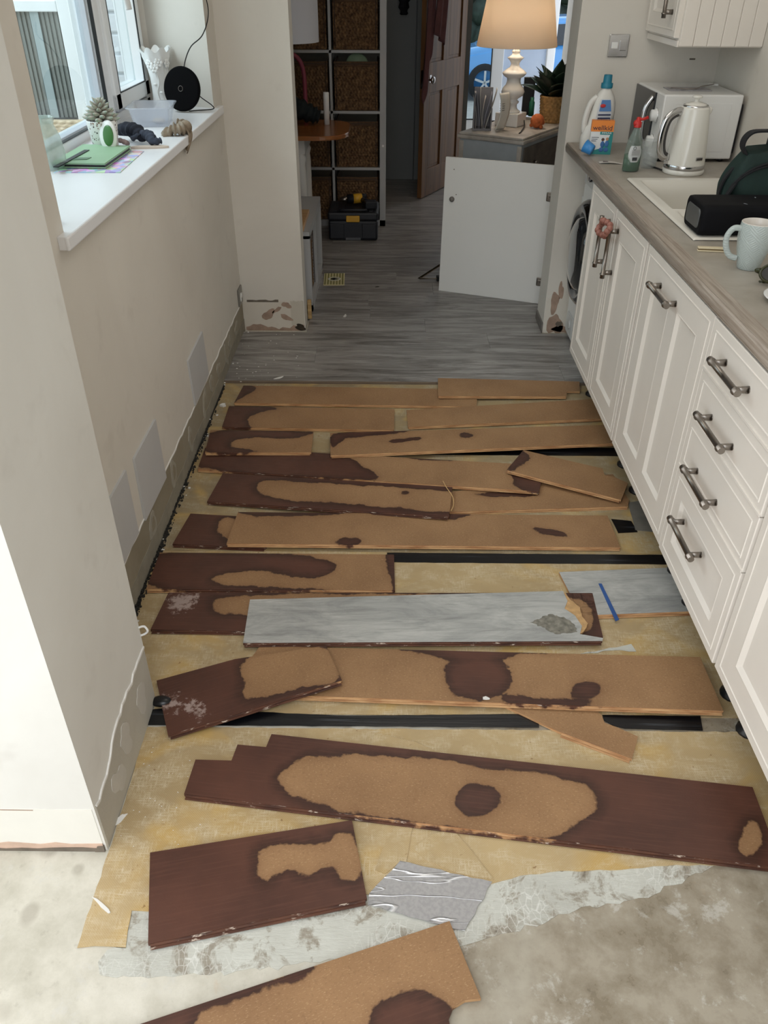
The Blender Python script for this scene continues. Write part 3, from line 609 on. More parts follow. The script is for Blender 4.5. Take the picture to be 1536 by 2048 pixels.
put(sheet('joint_tape',None,0,.0012,TAPEM,'glossy black joint tape, nearest run, from pillar under the tilted board','tape','black tape joints',world=[Vector((-.595,ya[0]+.035)),Vector((-.56,ya[0]+.04)),Vector((-.1,ya[0]+.02)),fl(1075,1430).xy,fl(1078,1457).xy,fl(700,1448).xy+Vector((0,-.01)),Vector((-.592,ya[0]-.015))],amp=.001),.0031)
put(sheet('joint_tape',[(1204,1432),(1400,1434),(1405,1463),(1250,1459),(1225,1453),(1208,1443)],0,.0012,TAPEM,'short offcut of black joint tape right of the narrow cut board','tape','black tape joints',amp=.0006),.0031)
put(sheet('joint_tape',None,0,.0012,TAPEM,'straight black joint tape, middle run, above the bare yellow strip','tape','black tape joints',world=strip(fl(1000,1128).y,fl(1000,1109).y,.0),amp=.0008),.0031)
put(sheet('joint_tape',None,0,.0012,TAPEM,'black joint tape, farthest run, beside the small tilted board','tape','black tape joints',world=strip(fl(1000,912).y,fl(1000,896).y,-.2),amp=.0008),.0031)
# foil left on the screed
put(sheet('torn_foil',[(262,1822),(300,1825),(420,1835),(735,1775),(870,1790),(950,1775),(1040,1745),(1180,1735),(1330,1722),(1430,1730),(1375,1755),(1320,1785),(1240,1808),(1150,1822),(1100,1840),(1020,1865),(920,1893),(880,1880),(780,1895),(640,1925),(520,1940),(400,1950),(330,1952),(200,1950),(196,1925),(215,1900),(252,1897)],0,.0008,FOIL,'torn silvery green foil layer stuck on concrete below the yellow underlay','foil',amp=.006,step=.015,seed=8),.0003)
put(sheet('foil_scrap',[(800,1724),(984,1766),(929,1864),(736,1812),(738,1790)],0,.001,SILV,'crumpled silver foil offcut with shiny creases beside the dark wet board','foil',amp=.002,step=.02),.0036)
put(sheet('underlay_scrap',[(905,1660),(940,1700),(988,1762),(915,1748),(850,1722),(826,1698),(860,1672)],0,.0014,UND,'curled yellow underlay offcut above the silver foil','underlay',amp=.001),.0031)
put(sheet('underlay_scrap',[(790,1655),(826,1652),(812,1728),(800,1726),(770,1750),(750,1742),(765,1700)],0,.0014,UND,'narrow yellow underlay sliver right of the dark rectangular board','underlay',amp=.001),.0032)
put(sheet('underlay_scrap',[(750,1468),(830,1486),(880,1508),(740,1495)],0,.0014,UND,'pale yellow underlay flap above the longest wet board','underlay',amp=.001),.0032)
put(sheet('underlay_scrap',[(1160,1310),(1262,1290),(1272,1305),(1240,1302)],0,.001,FOIL,'small torn grey foil flap above the long brown board','foil',amp=.003,step=.02),.0034)
put(sheet('black_tape_scrap',[(1222,1040),(1262,1044),(1275,1066),(1236,1068)],0,.001,TAPEM,'crinkled black tape scrap by the cabinets beyond the long dry board','tape',amp=.001),.0034)
put(sheet('grey_offcut',[(1256,1008),(1282,1004),(1306,1066),(1270,1062)],0,.003,pm('offcut_grey',(120,116,108),.6,var=.15,scale=20),'grey floor offcut half under the white units','offcut',amp=.001),.0034)
# ------------------------------------------------------------------ loose boards
def psd(P,poly):
    """signed distance, positive inside; P (n,2), poly (m,2)"""
    P=np.asarray(P); A=np.asarray(poly); Bp=np.roll(A,-1,0); d=np.full(len(P),1e9); ins=np.zeros(len(P),bool)
    for a,c in zip(A,Bp):
        e=c-a; w=P-a; t=np.clip((w@e)/max(1e-12,e@e),0,1); q=w-t[:,None]*e; d=np.minimum(d,(q**2).sum(1))
        cond=((a[1]<=P[:,1])&(c[1]>P[:,1]))|((c[1]<=P[:,1])&(a[1]>P[:,1]))
        with np.errstate(divide='ignore',invalid='ignore'): xx=a[0]+(P[:,1]-a[1])/(c[1]-a[1])*e[0]
        ins^=cond&(P[:,0]<xx)
    d=np.sqrt(d); return np.where(ins,d,-d)
def chaikin(pts,n=2):
    for _ in range(n):
        out=[]
        for i in range(len(pts)):
            a=pts[i]; c=pts[(i+1)%len(pts)]; out+= [a*.75+c*.25,a*.25+c*.75]
        pts=out
    return pts
def ell(cx,cy,rx,ry,n=16): return [(cx+rx*math.cos(2*PI*k/n),cy+ry*math.sin(2*PI*k/n)) for k in range(n)]
def board(label,pix,zL,zR,base,regions=(),spots=(),mold=(),near=None,th=.008,top=None,amp=0.,group='torn-up laminate boards lying face down',tongue_on=True,name='laminate_board'):
    pr=[fl(x,y,(zL+zR)/2) for x,y in pix]; xs=[p.x for p in pr]; xa,xb=min(xs),max(xs)
    zz=lambda X:zL+(zR-zL)*min(1.3,max(-.3,(X-xa)/(xb-xa)))
    def w(px,py):
        z=(zL+zR)/2
        for _ in range(3): p=fl(px,py,z); z=zz(p.x)
        return p
    W=[w(*p) for p in pix]; i0,i1=near                       # indices of the near long edge, left to right
    u=(W[i1]-W[i0]).normalized(); c=sum(W,Vector())/len(W)
    slope=(zR-zL)/(xb-xa); n=Vector((-slope,0,1)).normalized(); u=(u-n*u.dot(n)).normalized(); v=n.cross(u)
    Mx=Matrix((u,v,n)).transposed().to_4x4(); Mx.translation=c
    loc=lambda p:Vector(((p-c).dot(u),(p-c).dot(v)))
    poly=[loc(p) for p in W]
    D=dens(poly,.02,amp,len(label)); bm=bmesh.new()
    vs=[bm.verts.new((p.x,p.y,0)) for p in D]; bm.faces.new(vs)
    xs=[p.x for p in D]; ys=[p.y for p in D]; st=.0125
    k=min(xs)+st
    while k<max(xs): bmesh.ops.bisect_plane(bm,geom=bm.verts[:]+bm.edges[:]+bm.faces[:],plane_co=(k,0,0),plane_no=(1,0,0),dist=1e-5); k+=st
    k=min(ys)+st
    while k<max(ys): bmesh.ops.bisect_plane(bm,geom=bm.verts[:]+bm.edges[:]+bm.faces[:],plane_co=(0,k,0),plane_no=(0,1,0),dist=1e-5); k+=st
    if bm.faces and sum(f.normal.z for f in bm.faces)<0: bmesh.ops.reverse_faces(bm,faces=bm.faces[:])
    a=[bm.verts.new((p.x,p.y,0)) for p in D]; lo=[bm.verts.new((p.x,p.y,-th)) for p in D]; m=len(D)
    ar=sum(D[i].x*D[(i+1)%m].y-D[(i+1)%m].x*D[i].y for i in range(m))
    for i in range(m):
        q=(a[i],lo[i],lo[(i+1)%m],a[(i+1)%m]) if ar>0 else (a[i],a[(i+1)%m],lo[(i+1)%m],lo[i]); f=bm.faces.new(q); f.material_index=1
    f=bm.faces.new(lo[::-1] if ar>0 else lo); f.material_index=1
    me=bpy.data.meshes.new(name); bm.to_mesh(me); bm.free(); me.materials.append(top or MDF); me.materials.append(EDGE if top is None else EDGE)
    regs=[[loc(w(*p)) for p in r] for r in regions]; sp=[[loc(w(*p)) for p in r] for r in spots]; md=[[loc(w(*p)) for p in r] for r in mold]
    regs=[chaikin(r) for r in regs]
    def field(P):
        P=np.asarray(P); s=np.full(len(P),-1.)
        for r in regs: s=np.maximum(s,psd(P,[(q.x,q.y) for q in r]))
        if base: s=-s
        for r in sp: s=np.maximum(s,psd(P,[(q.x,q.y) for q in r]))
        return np.clip(s,-.08,.08)
    def attrs(mesh):
        co=np.zeros(len(mesh.vertices)*3); mesh.vertices.foreach_get('co',co); P=co.reshape(-1,3)[:,:2]
        at=mesh.attributes.new('wet','FLOAT','POINT'); at.data.foreach_set('value',field(P).astype(np.float32))
        mo=np.full(len(P),-.08)
        for r in md: mo=np.maximum(mo,psd(P,[(q.x,q.y) for q in chaikin(r)]))
        at=mesh.attributes.new('mold','FLOAT','POINT'); at.data.foreach_set('value',np.clip(mo,-.08,.08).astype(np.float32))
    attrs(me); o=bpy.data.objects.new(name,me); COL.objects.link(o); o.matrix_world=Mx; tag(o,label,'board',group)
    if tongue_on:
        A=poly[i0]; C=poly[i1]; e=(C-A); ln=e.length; e/=ln; nn=Vector((e.y,-e.x)); b=B(); k=max(2,int(ln/.03)); pts=[]
        for lay,(d0,d1,z0,z1) in enumerate(((.0,.0045,-.0052,-.0022),(.0,.0095,-.0079,-.0052))):
            prev=None
            for j in range(k+1):
                p=A+e*(.004+(ln-.008)*j/k); ring=[b.bm.verts.new((p.x+nn.x*d,p.y+nn.y*d,z)) for d,z in ((d0,z1),(d1,z1-.0006),(d1,z0+.0006),(d0,z0))]
                if prev:
                    for q in range(4): b.bm.faces.new((prev[q],prev[(q+1)%4],ring[(q+1)%4],ring[q]))
                else: b.bm.faces.new(ring)
                prev=ring
            b.bm.faces.new(prev[::-1])
        tg=b.build('tongue',EDGE,o); attrs(tg.data)
    return o,Mx,w
T=.0122
board('short dry board at the far right end of the torn area, notched corner',[(876,756),(1159,763),(1160,783),(1134,783),(1133,793),(876,792)],.0245,.014,0,near=(5,4))
board('plain dry board at the far left, first row below the intact floor',[(487,771),(955,779),(953,813),(468,806)],.0135,T,0,[[(470,765),(515,773),(505,785),(480,800),(462,808)]],near=(3,2))
board('dry board with dark left end, second row, left of the gap',[(458,812),(789,818),(788,860),(444,854)],T,T,0,[[(440,806),(540,812),(560,818),(515,824),(494,836),(500,850),(510,858),(430,862)]],near=(3,2))
board('dry board, second row, running under the cabinets on the right',[(813,820),(1205,797),(1228,836),(816,854)],.0135,.0135,0,near=(3,2))
board('short board with dark upper edge, third row at the left wall',[(421,860),(627,863),(622,905),(410,905)],.0235,.0235,0,[[(400,855),(635,862),(625,870),(565,880),(520,875),(470,877),(462,886),(463,894),(510,900),(520,906),(400,912)]],near=(3,2))
board('long dry board with small dark spot, third row on the right',[(660,866),(1195,850),(1236,849),(1243,886),(661,911)],.0265,.0255,0,[[(655,860),(830,858),(800,866),(740,872),(700,874),(680,884),(664,900)],[(775,880),(850,872),(840,880),(780,888)]],spots=[ell(932,871,13,6)],near=(4,3))
board('long board with dark wet left half, fourth row',[(411,893),(1090,931),(1078,983),(395,938)],T,.0235,0,[[(380,885),(685,903),(690,915),(712,922),(722,932),(748,945),(760,958),(740,962),(380,945)],[(790,908),(840,914),(930,922),(820,920)]],spots=[[(1022,945),(1040,940),(1100,935),(1090,995),(1045,980),(1028,968)]],near=(3,2))
board('small tilted board with cut notch resting on others near the cabinets',[(1047,900),(1205,937),(1209,950),(1226,953),(1256,966),(1242,1000),(1013,940)],.035,.0235,0,[[(1005,940),(1045,895),(1052,902),(1058,915),(1050,926),(1038,932),(1030,945)]],near=(6,5))
board('board with dark wet left end and thin dark lower edge, fifth row',[(446,946),(905,974),(898,1033),(414,1003)],T,.0305,1,[[(516,963),(570,961),(700,970),(900,981),(915,990),(902,1026),(860,1022),(700,1008),(545,998),(512,982)]],spots=[ell(811,986,9,5)],near=(3,2))
board('dry board tucked under its neighbours, fifth row on the right',[(905,983),(1226,948),(1258,1000),(1256,1013),(895,1024)],.0105,.0105,0,[[(940,985),(1090,985),(1060,995),(960,992)]],near=(4,3))
board('wide dry board with dark blot on lower edge, sixth row',[(476,1024),(1215,1031),(1241,1095),(453,1087)],.0225,T,0,[[(470,1018),(760,1024),(640,1030),(560,1033),(480,1031)],[(870,1022),(950,1026),(935,1034),(905,1040),(880,1034)],[(1060,1052),(1130,1062),(1140,1078),(1090,1072),(1070,1062)]],spots=[ell(697,1084,26,9)],near=(3,2))
board('short dark wet board poking out left of the wide dry one',[(381,1027),(560,1037),(531,1096),(345,1088)],.0112,.0112,1,[[(448,1034),(480,1038),(500,1085),(460,1086),(440,1070),(432,1052)]],near=(3,2))
board('half-length board with large dark tongue-shaped stain at the left wall',[(320,1105),(788,1109),(790,1181),(292,1178)],T,T,0,[[(280,1098),(560,1106),(620,1112),(668,1122),(678,1136),(655,1150),(600,1157),(565,1148),(520,1140),(465,1146),(430,1154),(420,1162),(450,1170),(600,1176),(700,1184),(270,1190)],[(768,1104),(800,1100),(800,1190),(782,1184),(786,1160),(772,1140)]],near=(3,2))
board('mouldy dark board lying under the big grey board',[(337,1185),(1185,1186),(1206,1274),(301,1259)],T,T,1,[[(425,1193),(640,1186),(1150,1192),(1178,1204),(1190,1262),(1150,1272),(700,1262),(500,1228),(440,1228),(428,1212)]],mold=[[(335,1188),(392,1186),(400,1200),(372,1222),(340,1232)]],near=(3,2))
g1=[(500,1199),(1126,1182),(1135,1202),(1129,1217),(1150,1231),(1164,1252),(1160,1268),(1206,1276),(1205,1282),(486,1286)]
GP=board('grey wood-look board face up with its right end torn off',g1,.0215,.0215,1,near=(9,8),top=GREYP,group='grey laminate boards lying face up')
o,Mx,w_=GP
P=[w_(*p) for p in ((1122,1183),(1132,1186),(1142,1200),(1160,1214),(1164,1232),(1176,1246),(1168,1262),(1158,1268),(1128,1250),(1112,1215))]; Mi=Mx.inverted(); q=[Mi@p for p in P]; b=B(); D=dens([Vector((p.x,p.y)) for p in q],.008,.0015,4); b.prism([tuple(p) for p in D],-.0075,-.0012); b.build('torn_core',pm('torn_fibre',(206,166,116),.9,var=.15,scale=60,bump=.8,bscale=200),o)
P=[w_(*p) for p in ((1060,1245),(1100,1228),(1130,1236),(1150,1250),(1155,1264),(1110,1268),(1085,1255))]; q=[Mi@p for p in P]; b=B(); D=dens([Vector((p.x,p.y)) for p in q],.006,.003,4); b.prism([tuple(p) for p in D],.00005,.0005); b.build('peeled_patch',pm('peeled_patch',(146,142,130),.8,var=.3,scale=60),o)
board('grey wood-look board face up by the cabinets with blue strip on it',[(1118,1144),(1345,1135),(1402,1222),(1162,1231)],T,T,0,near=(3,2),top=GREYP,group='grey laminate boards lying face up')
board('longest dry board with big round dark stain and small oval stain',[(520,1292),(1400,1314),(1447,1422),(450,1386)],.0135,.0255,0,[[(690,1284),(900,1286),(1140,1300),(1115,1306),(1040,1309),(1000,1316),(985,1330),(920,1330),(890,1316),(850,1306),(780,1300)],[(1000,1385),(1050,1395),(1110,1396),(1150,1400),(1200,1406),(1195,1416),(1000,1412)]],spots=[ell(956,1354,69,47,24),ell(1173,1380,27,18)],near=(3,2))
board('tilted board with mouldy dark left half resting on the long one by the pillar',[(313,1361),(470,1318),(652,1291),(684,1361),(336,1471)],.0125,.0365,1,[[(484,1325),(510,1306),(655,1285),(695,1360),(620,1374),(560,1385),(520,1396),(490,1396),(481,1385),(490,1365),(485,1342)]],mold=[[(318,1400),(350,1385),(360,1410),(395,1395),(412,1420),(408,1440),(380,1425),(345,1415),(325,1430)]],near=(4,3))
board('narrow triangular cut board sticking out below the longest dry board',[(985,1400),(1185,1412),(1203,1430),(1209,1445),(1238,1456),(1276,1473),(1264,1518),(1120,1464)],.0106,.0106,0,near=(7,6))
board('huge stepped-end wet board with dry centre and round dark spot',[(391,1519),(463,1521),(475,1489),(532,1494),(543,1468),(1505,1574),(1565,1735),(368,1588)],T,.0135,1,[[(553,1556),(575,1540),(592,1526),(610,1512),(700,1509),(890,1521),(985,1541),(1075,1543),(1130,1555),(1188,1578),(1192,1606),(1188,1631),(1150,1643),(1135,1668),(1080,1678),(900,1656),(760,1634),(650,1612),(590,1590),(560,1572)],[(1500,1640),(1518,1645),(1522,1690),(1500,1708),(1478,1700),(1490,1670)]],spots=[ell(955,1599,45,34)],near=(7,6))
board('dark wet rectangular board with small dry patch in the left foreground',[(300,1705),(704,1640),(734,1797),(296,1888)],T,.0135,1,[[(515,1700),(560,1688),(625,1690),(660,1686),(680,1668),(702,1672),(714,1700),(722,1755),(690,1760),(672,1738),(650,1740),(618,1757),(588,1740),(566,1738),(548,1750),(530,1770),(516,1752),(522,1722)]],near=(3,2))
board('dry board with semicircular dark stain at the bottom frame edge',[(899,1842),(962,1997),(930,2001),(906,2016),(897,2038),(905,2070),(-123,2453),(-95,2173)],T,T,0,[[(-150,2150),(280,2035),(560,1945),(650,1925),(600,1965),(480,1998),(400,2030),(392,2060),(400,2200),(-150,2550)]],spots=[ell(822,2040,90,58,24)],near=(6,5))
# little things on the floor
t=put(sheet('blue_strip',None,0,.002,pm('blue_plastic',(40,84,150),.4),'thin blue plastic strip across the grey board','strip',world=[fl(1197,1168,T).xy,fl(1203,1168,T).xy,fl(1238,1240,T).xy,fl(1231,1243,T).xy],amp=0),T+.0003)
b=B(); b.tube(smooth_path([fl(886,962,.03),fl(893,975,.036),fl(905,993,.03),fl(907,1010,.026),fl(902,1022,.0242)]),.0015,6); b.build('wood_splinter',pm('pale_splinter',(214,176,122),.6),loc=None,label='pale curled wood splinter at the joint of two boards',cat='splinter')
CR=pm('plaster_crumb',(232,230,226),.8); r=random.Random(12)
def crumb(px,py,l,wd,a,lab,z=.012,th=.004,mat=CR):
    p=fl(px,py,z); b=B(); b.prism(blobpoly(0,0,l/2,wd/2,a,int(px),8,.25),0,th); b.build('plaster_flake',mat,loc=None,label=lab,cat='flake').location=(p.x,p.y,z)
crumb(446,812,.03,.02,.3,'white plaster lump by the left wall beside the second row board',.003,.008)
crumb(205,1812,.05,.008,-.6,'white paint sliver on yellow underlay left of the dark rectangular board',.003,.002)
crumb(237,1642,.05,.012,1.1,'white paint chip at the foot of the white pillar',.003,.002)
crumb(690,632,.012,.055,-.2,'narrow white chip on the intact grey floor',.012,.002)
crumb(558,756,.05,.014,.5,'white plaster flake on the intact floor near the left end of its cut edge',.012,.002)
crumb(972,1397,.022,.009,0,'pale torn chip on the edge of the longest dry board',.0222,.002)
crumb(933,862,.035,.014,0,'white paint smear chip by the small dark spot',.0238,.001)
crumb(754,574,.02,.01,.3,'dark brown leaf scrap on the hall floor',.012,.003,pm('leaf_scrap',(50,38,30),.8))
b=B()
for k in range(40):
    px=r.uniform(470,600); py=r.uniform(664,765); p=fl(px,py,.012); s=r.uniform(.001,.0035); b.box((p.x-s,p.y-s*.6,.0121),(p.x+s,p.y+s*.6,.0121+s*.5),M=None)
for k in range(70):
    px=r.uniform(215,420); py=r.uniform(1450,1700); p=fl(px,py,.003)
    if p.x<-.58: continue
    s=r.uniform(.0005,.0014); b.box((p.x-s,p.y-s*.6,.0032),(p.x+s,p.y+s*.6,.0032+s*.5))
for k in range(22):
    y=r.uniform(1.5,3.9); s=r.uniform(.001,.004); x=LX+r.uniform(.006,.03); z=.0122 if y>3.31 else .0032; b.box((x-s,y-s,z),(x+s,y+s,z+s))
b.build('plaster_crumbs',CR,label='tiny white plaster crumbs scattered along the left wall and pillar foot',cat='crumbs',kind='stuff')
b=B(); 
b.prism([(LX+.001,1.43),(LX+.001,3.9)]+[(LX+.007+.006*abs(math.sin(k*.7))+r.uniform(0,.006),3.9-(2.47)*k/120) for k in range(121)],.0122,.0135) if 0 else b.prism([(LX+.0045,1.43),(LX+.0045,3.28)]+[(LX+.010+r.uniform(0,.008)*(1+math.sin(k*.23))*.6,3.28-1.85*k/140) for k in range(141)],.003,.0045)
for k in range(420):
    y=r.triangular(1.45,3.2,1.9); s=r.uniform(.001,.004); x=LX+r.uniform(.004,.022); b.box((x-s*.7,y-s,.004),(x+s*.7,y+s,.004+s))
b.build('dark_debris',pm('dark_debris',(44,42,38),.9,var=.3,scale=60),label='dark debris line in the joint of floor and left wall',cat='debris',kind='stuff')
b=B(); b.tube(smooth_path([(-.592,1.41,.258),(-.583,1.42,.252),(-.577,1.42,.238),(-.585,1.42,.228),(-.593,1.412,.23)]),.003,6); b.build('cable_end',WHITE,label='short loop of white cable sticking out of the pillar corner',cat='cable')
b=B(); b.ball((-.575,ya[0]+.055,.012),.022,12,(1.3,.8,.5)); b.build('tape_lump',TAPEM,label='black lump of tape at the foot of the pillar',cat='tape')
# ------------------------------------------------------------------ things on the window sill
SZ=1.0602
def at(px,py,z): return fl(px,py,z)
t=empty('tablet_case',at(180,322,SZ),'mint green folio case with black elastic strap on the sill','tablet case',rz=0)
A=[at(*p,SZ) for p in ((103,338),(212,340),(263,303),(168,300))]; c=t.location; q=[((p-c).x,(p-c).y) for p in A]
GRN=pm('mint_leatherette',(150,184,150),.55,var=.04,bump=.2,bscale=300)
b=B(); b.prism(q,.004,.007); b.build('case_back',GRN,t); b=B(); b.prism([(x*.97,y*.96) for x,y in q],.007,.013); b.build('tablet',BLACK,t)
b=B(); b.prism(q,.013,.018); bmesh.ops.bevel(b.bm,geom=b.bm.edges[:],offset=.0015,segments=2,affect='EDGES'); b.build('case_cover',GRN,t)
s0=at(112,335,SZ+.018)-c; s1=at(174,301,SZ+.018)-c; d=(s1-s0).normalized(); n=Vector((-d.y,d.x,0))*.008
b=B(); b.prism([tuple((s0-n).xy),tuple((s0+n).xy),tuple((s1+n).xy),tuple((s1-n).xy)],.018,.0205); b.build('elastic_strap',BLACK,t)
p=at(163,318,SZ+.018)-c; b=B(); b.prism([(p.x-.022,p.y-.02),(p.x+.02,p.y-.012),(p.x+.024,p.y+.02),(p.x-.018,p.y+.012)],.018,.0195); b.build('logo_tab',pm('dark_green_tab',(92,124,96),.5),t)
PAP=NT('printed_paper'); v=PAP.coord(); vo=PAP.n('ShaderNodeTexVoronoi'); vo.inputs['Scale'].default_value=45; PAP.l(v,vo.inputs['Vector'])
hs=PAP.n('ShaderNodeHueSaturation'); PAP.l(vo.outputs['Color'],hs.inputs['Color']); hs.inputs['Saturation'].default_value=.8; hs.inputs['Value'].default_value=1.1
PAPM=PAP.fin(PAP.mix(.45,hs.outputs[0],L((205,190,225))),.5)
A=[at(*p,SZ) for p in ((108,346),(240,346),(288,303),(200,300))]; c2=sum(A,Vector())/4
b=B(); b.prism([((p-c2).x,(p-c2).y) for p in A],.0,.002); b.build('paper_sheet',PAPM,label='colourful printed paper under the green folio case',cat='paper').location=c2
# succulent in a terrazzo pot
TZ=NT('terrazzo'); v=TZ.coord(); vo=TZ.n('ShaderNodeTexVoronoi'); vo.inputs['Scale'].default_value=150; TZ.l(v,vo.inputs['Vector']); sel=TZ.rng(TZ.n('ShaderNodeSeparateColor').outputs[0],0,1)
sp_=TZ.n('ShaderNodeSeparateColor'); TZ.l(vo.outputs['Color'],sp_.inputs[0]); m1=TZ.math('MULTIPLY',TZ.rng(sp_.outputs[0],.68,.7),TZ.rng(vo.outputs['Distance'],.5,.42))
TZM=TZ.fin(TZ.mix(m1,L((232,232,230)),TZ.mix(sp_.outputs[1],L((70,70,76)),L((150,110,90)))),.45)
t=empty('potted_succulent',(-.937,2.845,SZ),'pale succulent in white speckled terrazzo pot on the sill','plant')
b=B(); b.lathe([(0,0),(.036,0),(.040,.004),(.049,.083),(.049,.086),(.045,.086),(.043,.078),(0,.078)],36); b.build('pot',TZM,t)
SUC=pm('succulent_leaf',(150,168,150),.5,var=.1,col2=(196,176,168)); lf=None; r=random.Random(5)
def leafmesh(l,w,th,curl):
    b=B(); 
    def fn(u,v):
        a=2*PI*u; rr=(math.sin(PI*min(1,v*.97+.02))**.7)*(.55+.45*v); 
        return Vector((l*v,w*.5*rr*math.cos(a),th*rr*math.sin(a)+curl*v*v))
    b.surf(fn,10,9,cu=True); return b
for k in range(40):
    lay=k/40; a=k*2.39996; l=.062*(1-.55*lay)
    if lf is None: lf=leafmesh(1,.46,.16,.16).build('leaf',SUC,t); o=lf
    else: o=lf.copy(); COL.objects.link(o); o.parent=t
    o.scale=(l,l,l); o.location=(0,0,.085+.046*lay); o.rotation_euler=(0,-(-.05+.95*lay**3),a)
b=B(); b.tube([(0,0,.075),(0,0,.15)],.007,8); b.build('stem',SUC,t)
t=empty('air_freshener',at(222,300,SZ)+Vector((.005,-.035,0)),'white oval air freshener with green face leaning on the terrazzo pot','air freshener',rot=(math.radians(-12),0,-.25))
b=B(); b.ball((0,0,.047),.047,24,(.66,.28,1)); b.build('shell',WHITE,t); b=B(); b.ball((.006,-.0105,.048),.031,20,(.62,.14,1)); b.build('gel_window',pm('green_gel',(66,118,58),.3),t)
# greenish glass vase at the left, half hidden by the pillar
GLS=pm('sea_glass',(206,224,216),.12,alpha=.5,spec=.8,var=.08,scale=30,bump=.3,bscale=25)
t=at(92,296,SZ); b=B(); b.lathe([(0,0),(.035,0),(.046,.02),(.048,.05),(.042,.09),(.03,.12),(.036,.14),(.032,.139),(.024,.12)],42,sx=.9,rip=5,ripa=.09); b.build('glass_vase',GLS,label='squat greenish glass vase at the pillar end of the sill',cat='vase').location=(-1.005,2.53,SZ)
b=B(); b.lathe([(0,0),(.02,0),(.02,.006),(.012,.02),(.016,.03),(0,.034)],14); b.build('drawer_stopper',BLACK,label='little black knob on the sill against the white pillar',cat='stopper').location=(-.80,1.93,SZ)
# dark socks and cloth
def lump(name,pts,r0,mat,label,cat,loc,seg=12,fl_=.75):
    b=B(); P=smooth_path(pts,7); n=len(P); b.tube(P,[r0*(.55+.5*math.sin(PI*i/(n-1))+.16*math.sin(i*1.9)) for i in range(n)],seg,flat=fl_)
    o=b.build(name,mat,label=label,cat=cat); o.location=loc; return o
SOCK=pm('navy_fabric',(36,40,54),.9,var=.25,scale=50,bump=.5,bscale=500); BEIGE=pm('beige_satin',(150,134,114),.6,var=.18,scale=40,bump=.3,bscale=200)
p0=at(265,290,SZ)
lump('balled_sock',[(-.05,.05,.03),(-.02,.03,.04),(.02,.01,.035),(.045,-.02,.02)],.028,SOCK,'balled navy sock behind the white air freshener','sock',p0+Vector((-.01,.03,0)))
lump('balled_sock',[(-.03,.0,.018),(.0,.02,.03),(.03,.0,.03),(.05,-.03,.018),(.075,-.02,.018)],.017,pm('slate_fabric',(60,66,82),.9,var=.25,scale=60),'slate blue hair band twisted on the sill beside the beige scrunchie','hair band',p0+Vector((.03,-.0,0)))
lump('hair_clip',[(-.02,-.03,.012),(.0,-.035,.02),(.02,-.03,.012),(.0,-.02,.02)],.010,pm('shell_clip',(170,150,150),.4,var=.3,scale=80),'small pinkish grey hair clip in front of the navy sock','clip',p0+Vector((-.03,-.0,0)))
b=B(); b.prism(blobpoly(0,0,.055,.02,.15,3,18,.1),0,.006); b.build('eye_mask',pm('mask_cream',(206,190,176),.8),label='flat cream and black cloth strip at the front edge of the sill',cat='cloth').location=at(300,296,SZ)
t=empty('scrunchie',at(352,268,SZ)+Vector((.0,0,0)),'beige satin scrunchie hanging over the sill edge','scrunchie')
b=B()
def scr(u,v):
    a=2*PI*u; R=.040+.006*math.sin(5*a); rr=.017*(1+.28*math.sin(17*a)+.15*math.sin(9*a+1)); ph=2*PI*v
    x=(R+rr*math.cos(ph))*math.cos(a); y=(R+rr*math.cos(ph))*math.sin(a); z=rr*math.sin(ph)+.022; 
    return Vector((x*.9,y*1.05,z+.03*math.cos(a)*(1 if math.cos(a)<0 else -.0)))
b.surf(scr,90,14,cu=True); b.build('ruched_ring',BEIGE,t)
b=B(); b.surf(lambda u,v:Vector((.034+.016*math.sin(PI*v)+.004*math.sin(20*u),-.028+.05*u+.01*math.sin(6*v),.03-.085*v+.01*math.sin(9*u))),20,16); b.build('loose_fold',BEIGE,t)
# clear tub
t=empty('plastic_tub',at(315,250,SZ)+Vector((-.02,.03,0)),'clear empty plastic food tub on the sill','tub',rz=.12)
TUB=pm('clear_plastic',(222,228,240),.12,alpha=.38,var=.02,spec=.7); b=B()
def rr_(hx,hy,z,rad,n=6):
    out=[]
    for cx_,cy_,a0 in ((hx-rad,hy-rad,0),(-hx+rad,hy-rad,PI/2),(-hx+rad,-hy+rad,PI),(hx-rad,-hy+rad,1.5*PI)):
        for k in range(n+1): a=a0+PI/2*k/n; out.append((cx_+rad*math.cos(a),cy_+rad*math.sin(a),z))
    return out
def loft(b,rings,cap0=True,cap1=True,mi=0):
    R=[[b.bm.verts.new(p) for p in r] for r in rings]; m=len(R[0])
    for a,c in zip(R,R[1:]):
        for k in range(m): f=b.bm.faces.new((a[k],a[(k+1)%m],c[(k+1)%m],c[k])); f.smooth=True; f.material_index=mi
    if cap0: b.bm.faces.new(R[0][::-1]).material_index=mi
    if cap1: b.bm.faces.new(R[-1]).material_index=mi
loft(b,[rr_(.062,.085,.001,.02),rr_(.076,.10,.062,.022),rr_(.084,.108,.063,.024),rr_(.084,.108,.067,.024),rr_(.0735,.0975,.066,.022),rr_(.06,.083,.004,.02)],True,True); b.build('tub_body',TUB,t)
b=B(); b.ball((.02,-.01,.012),.022,12,(1.2,1,.4)); b.build('cream_sachet',pm('cream_sachet',(220,204,184),.6),t)
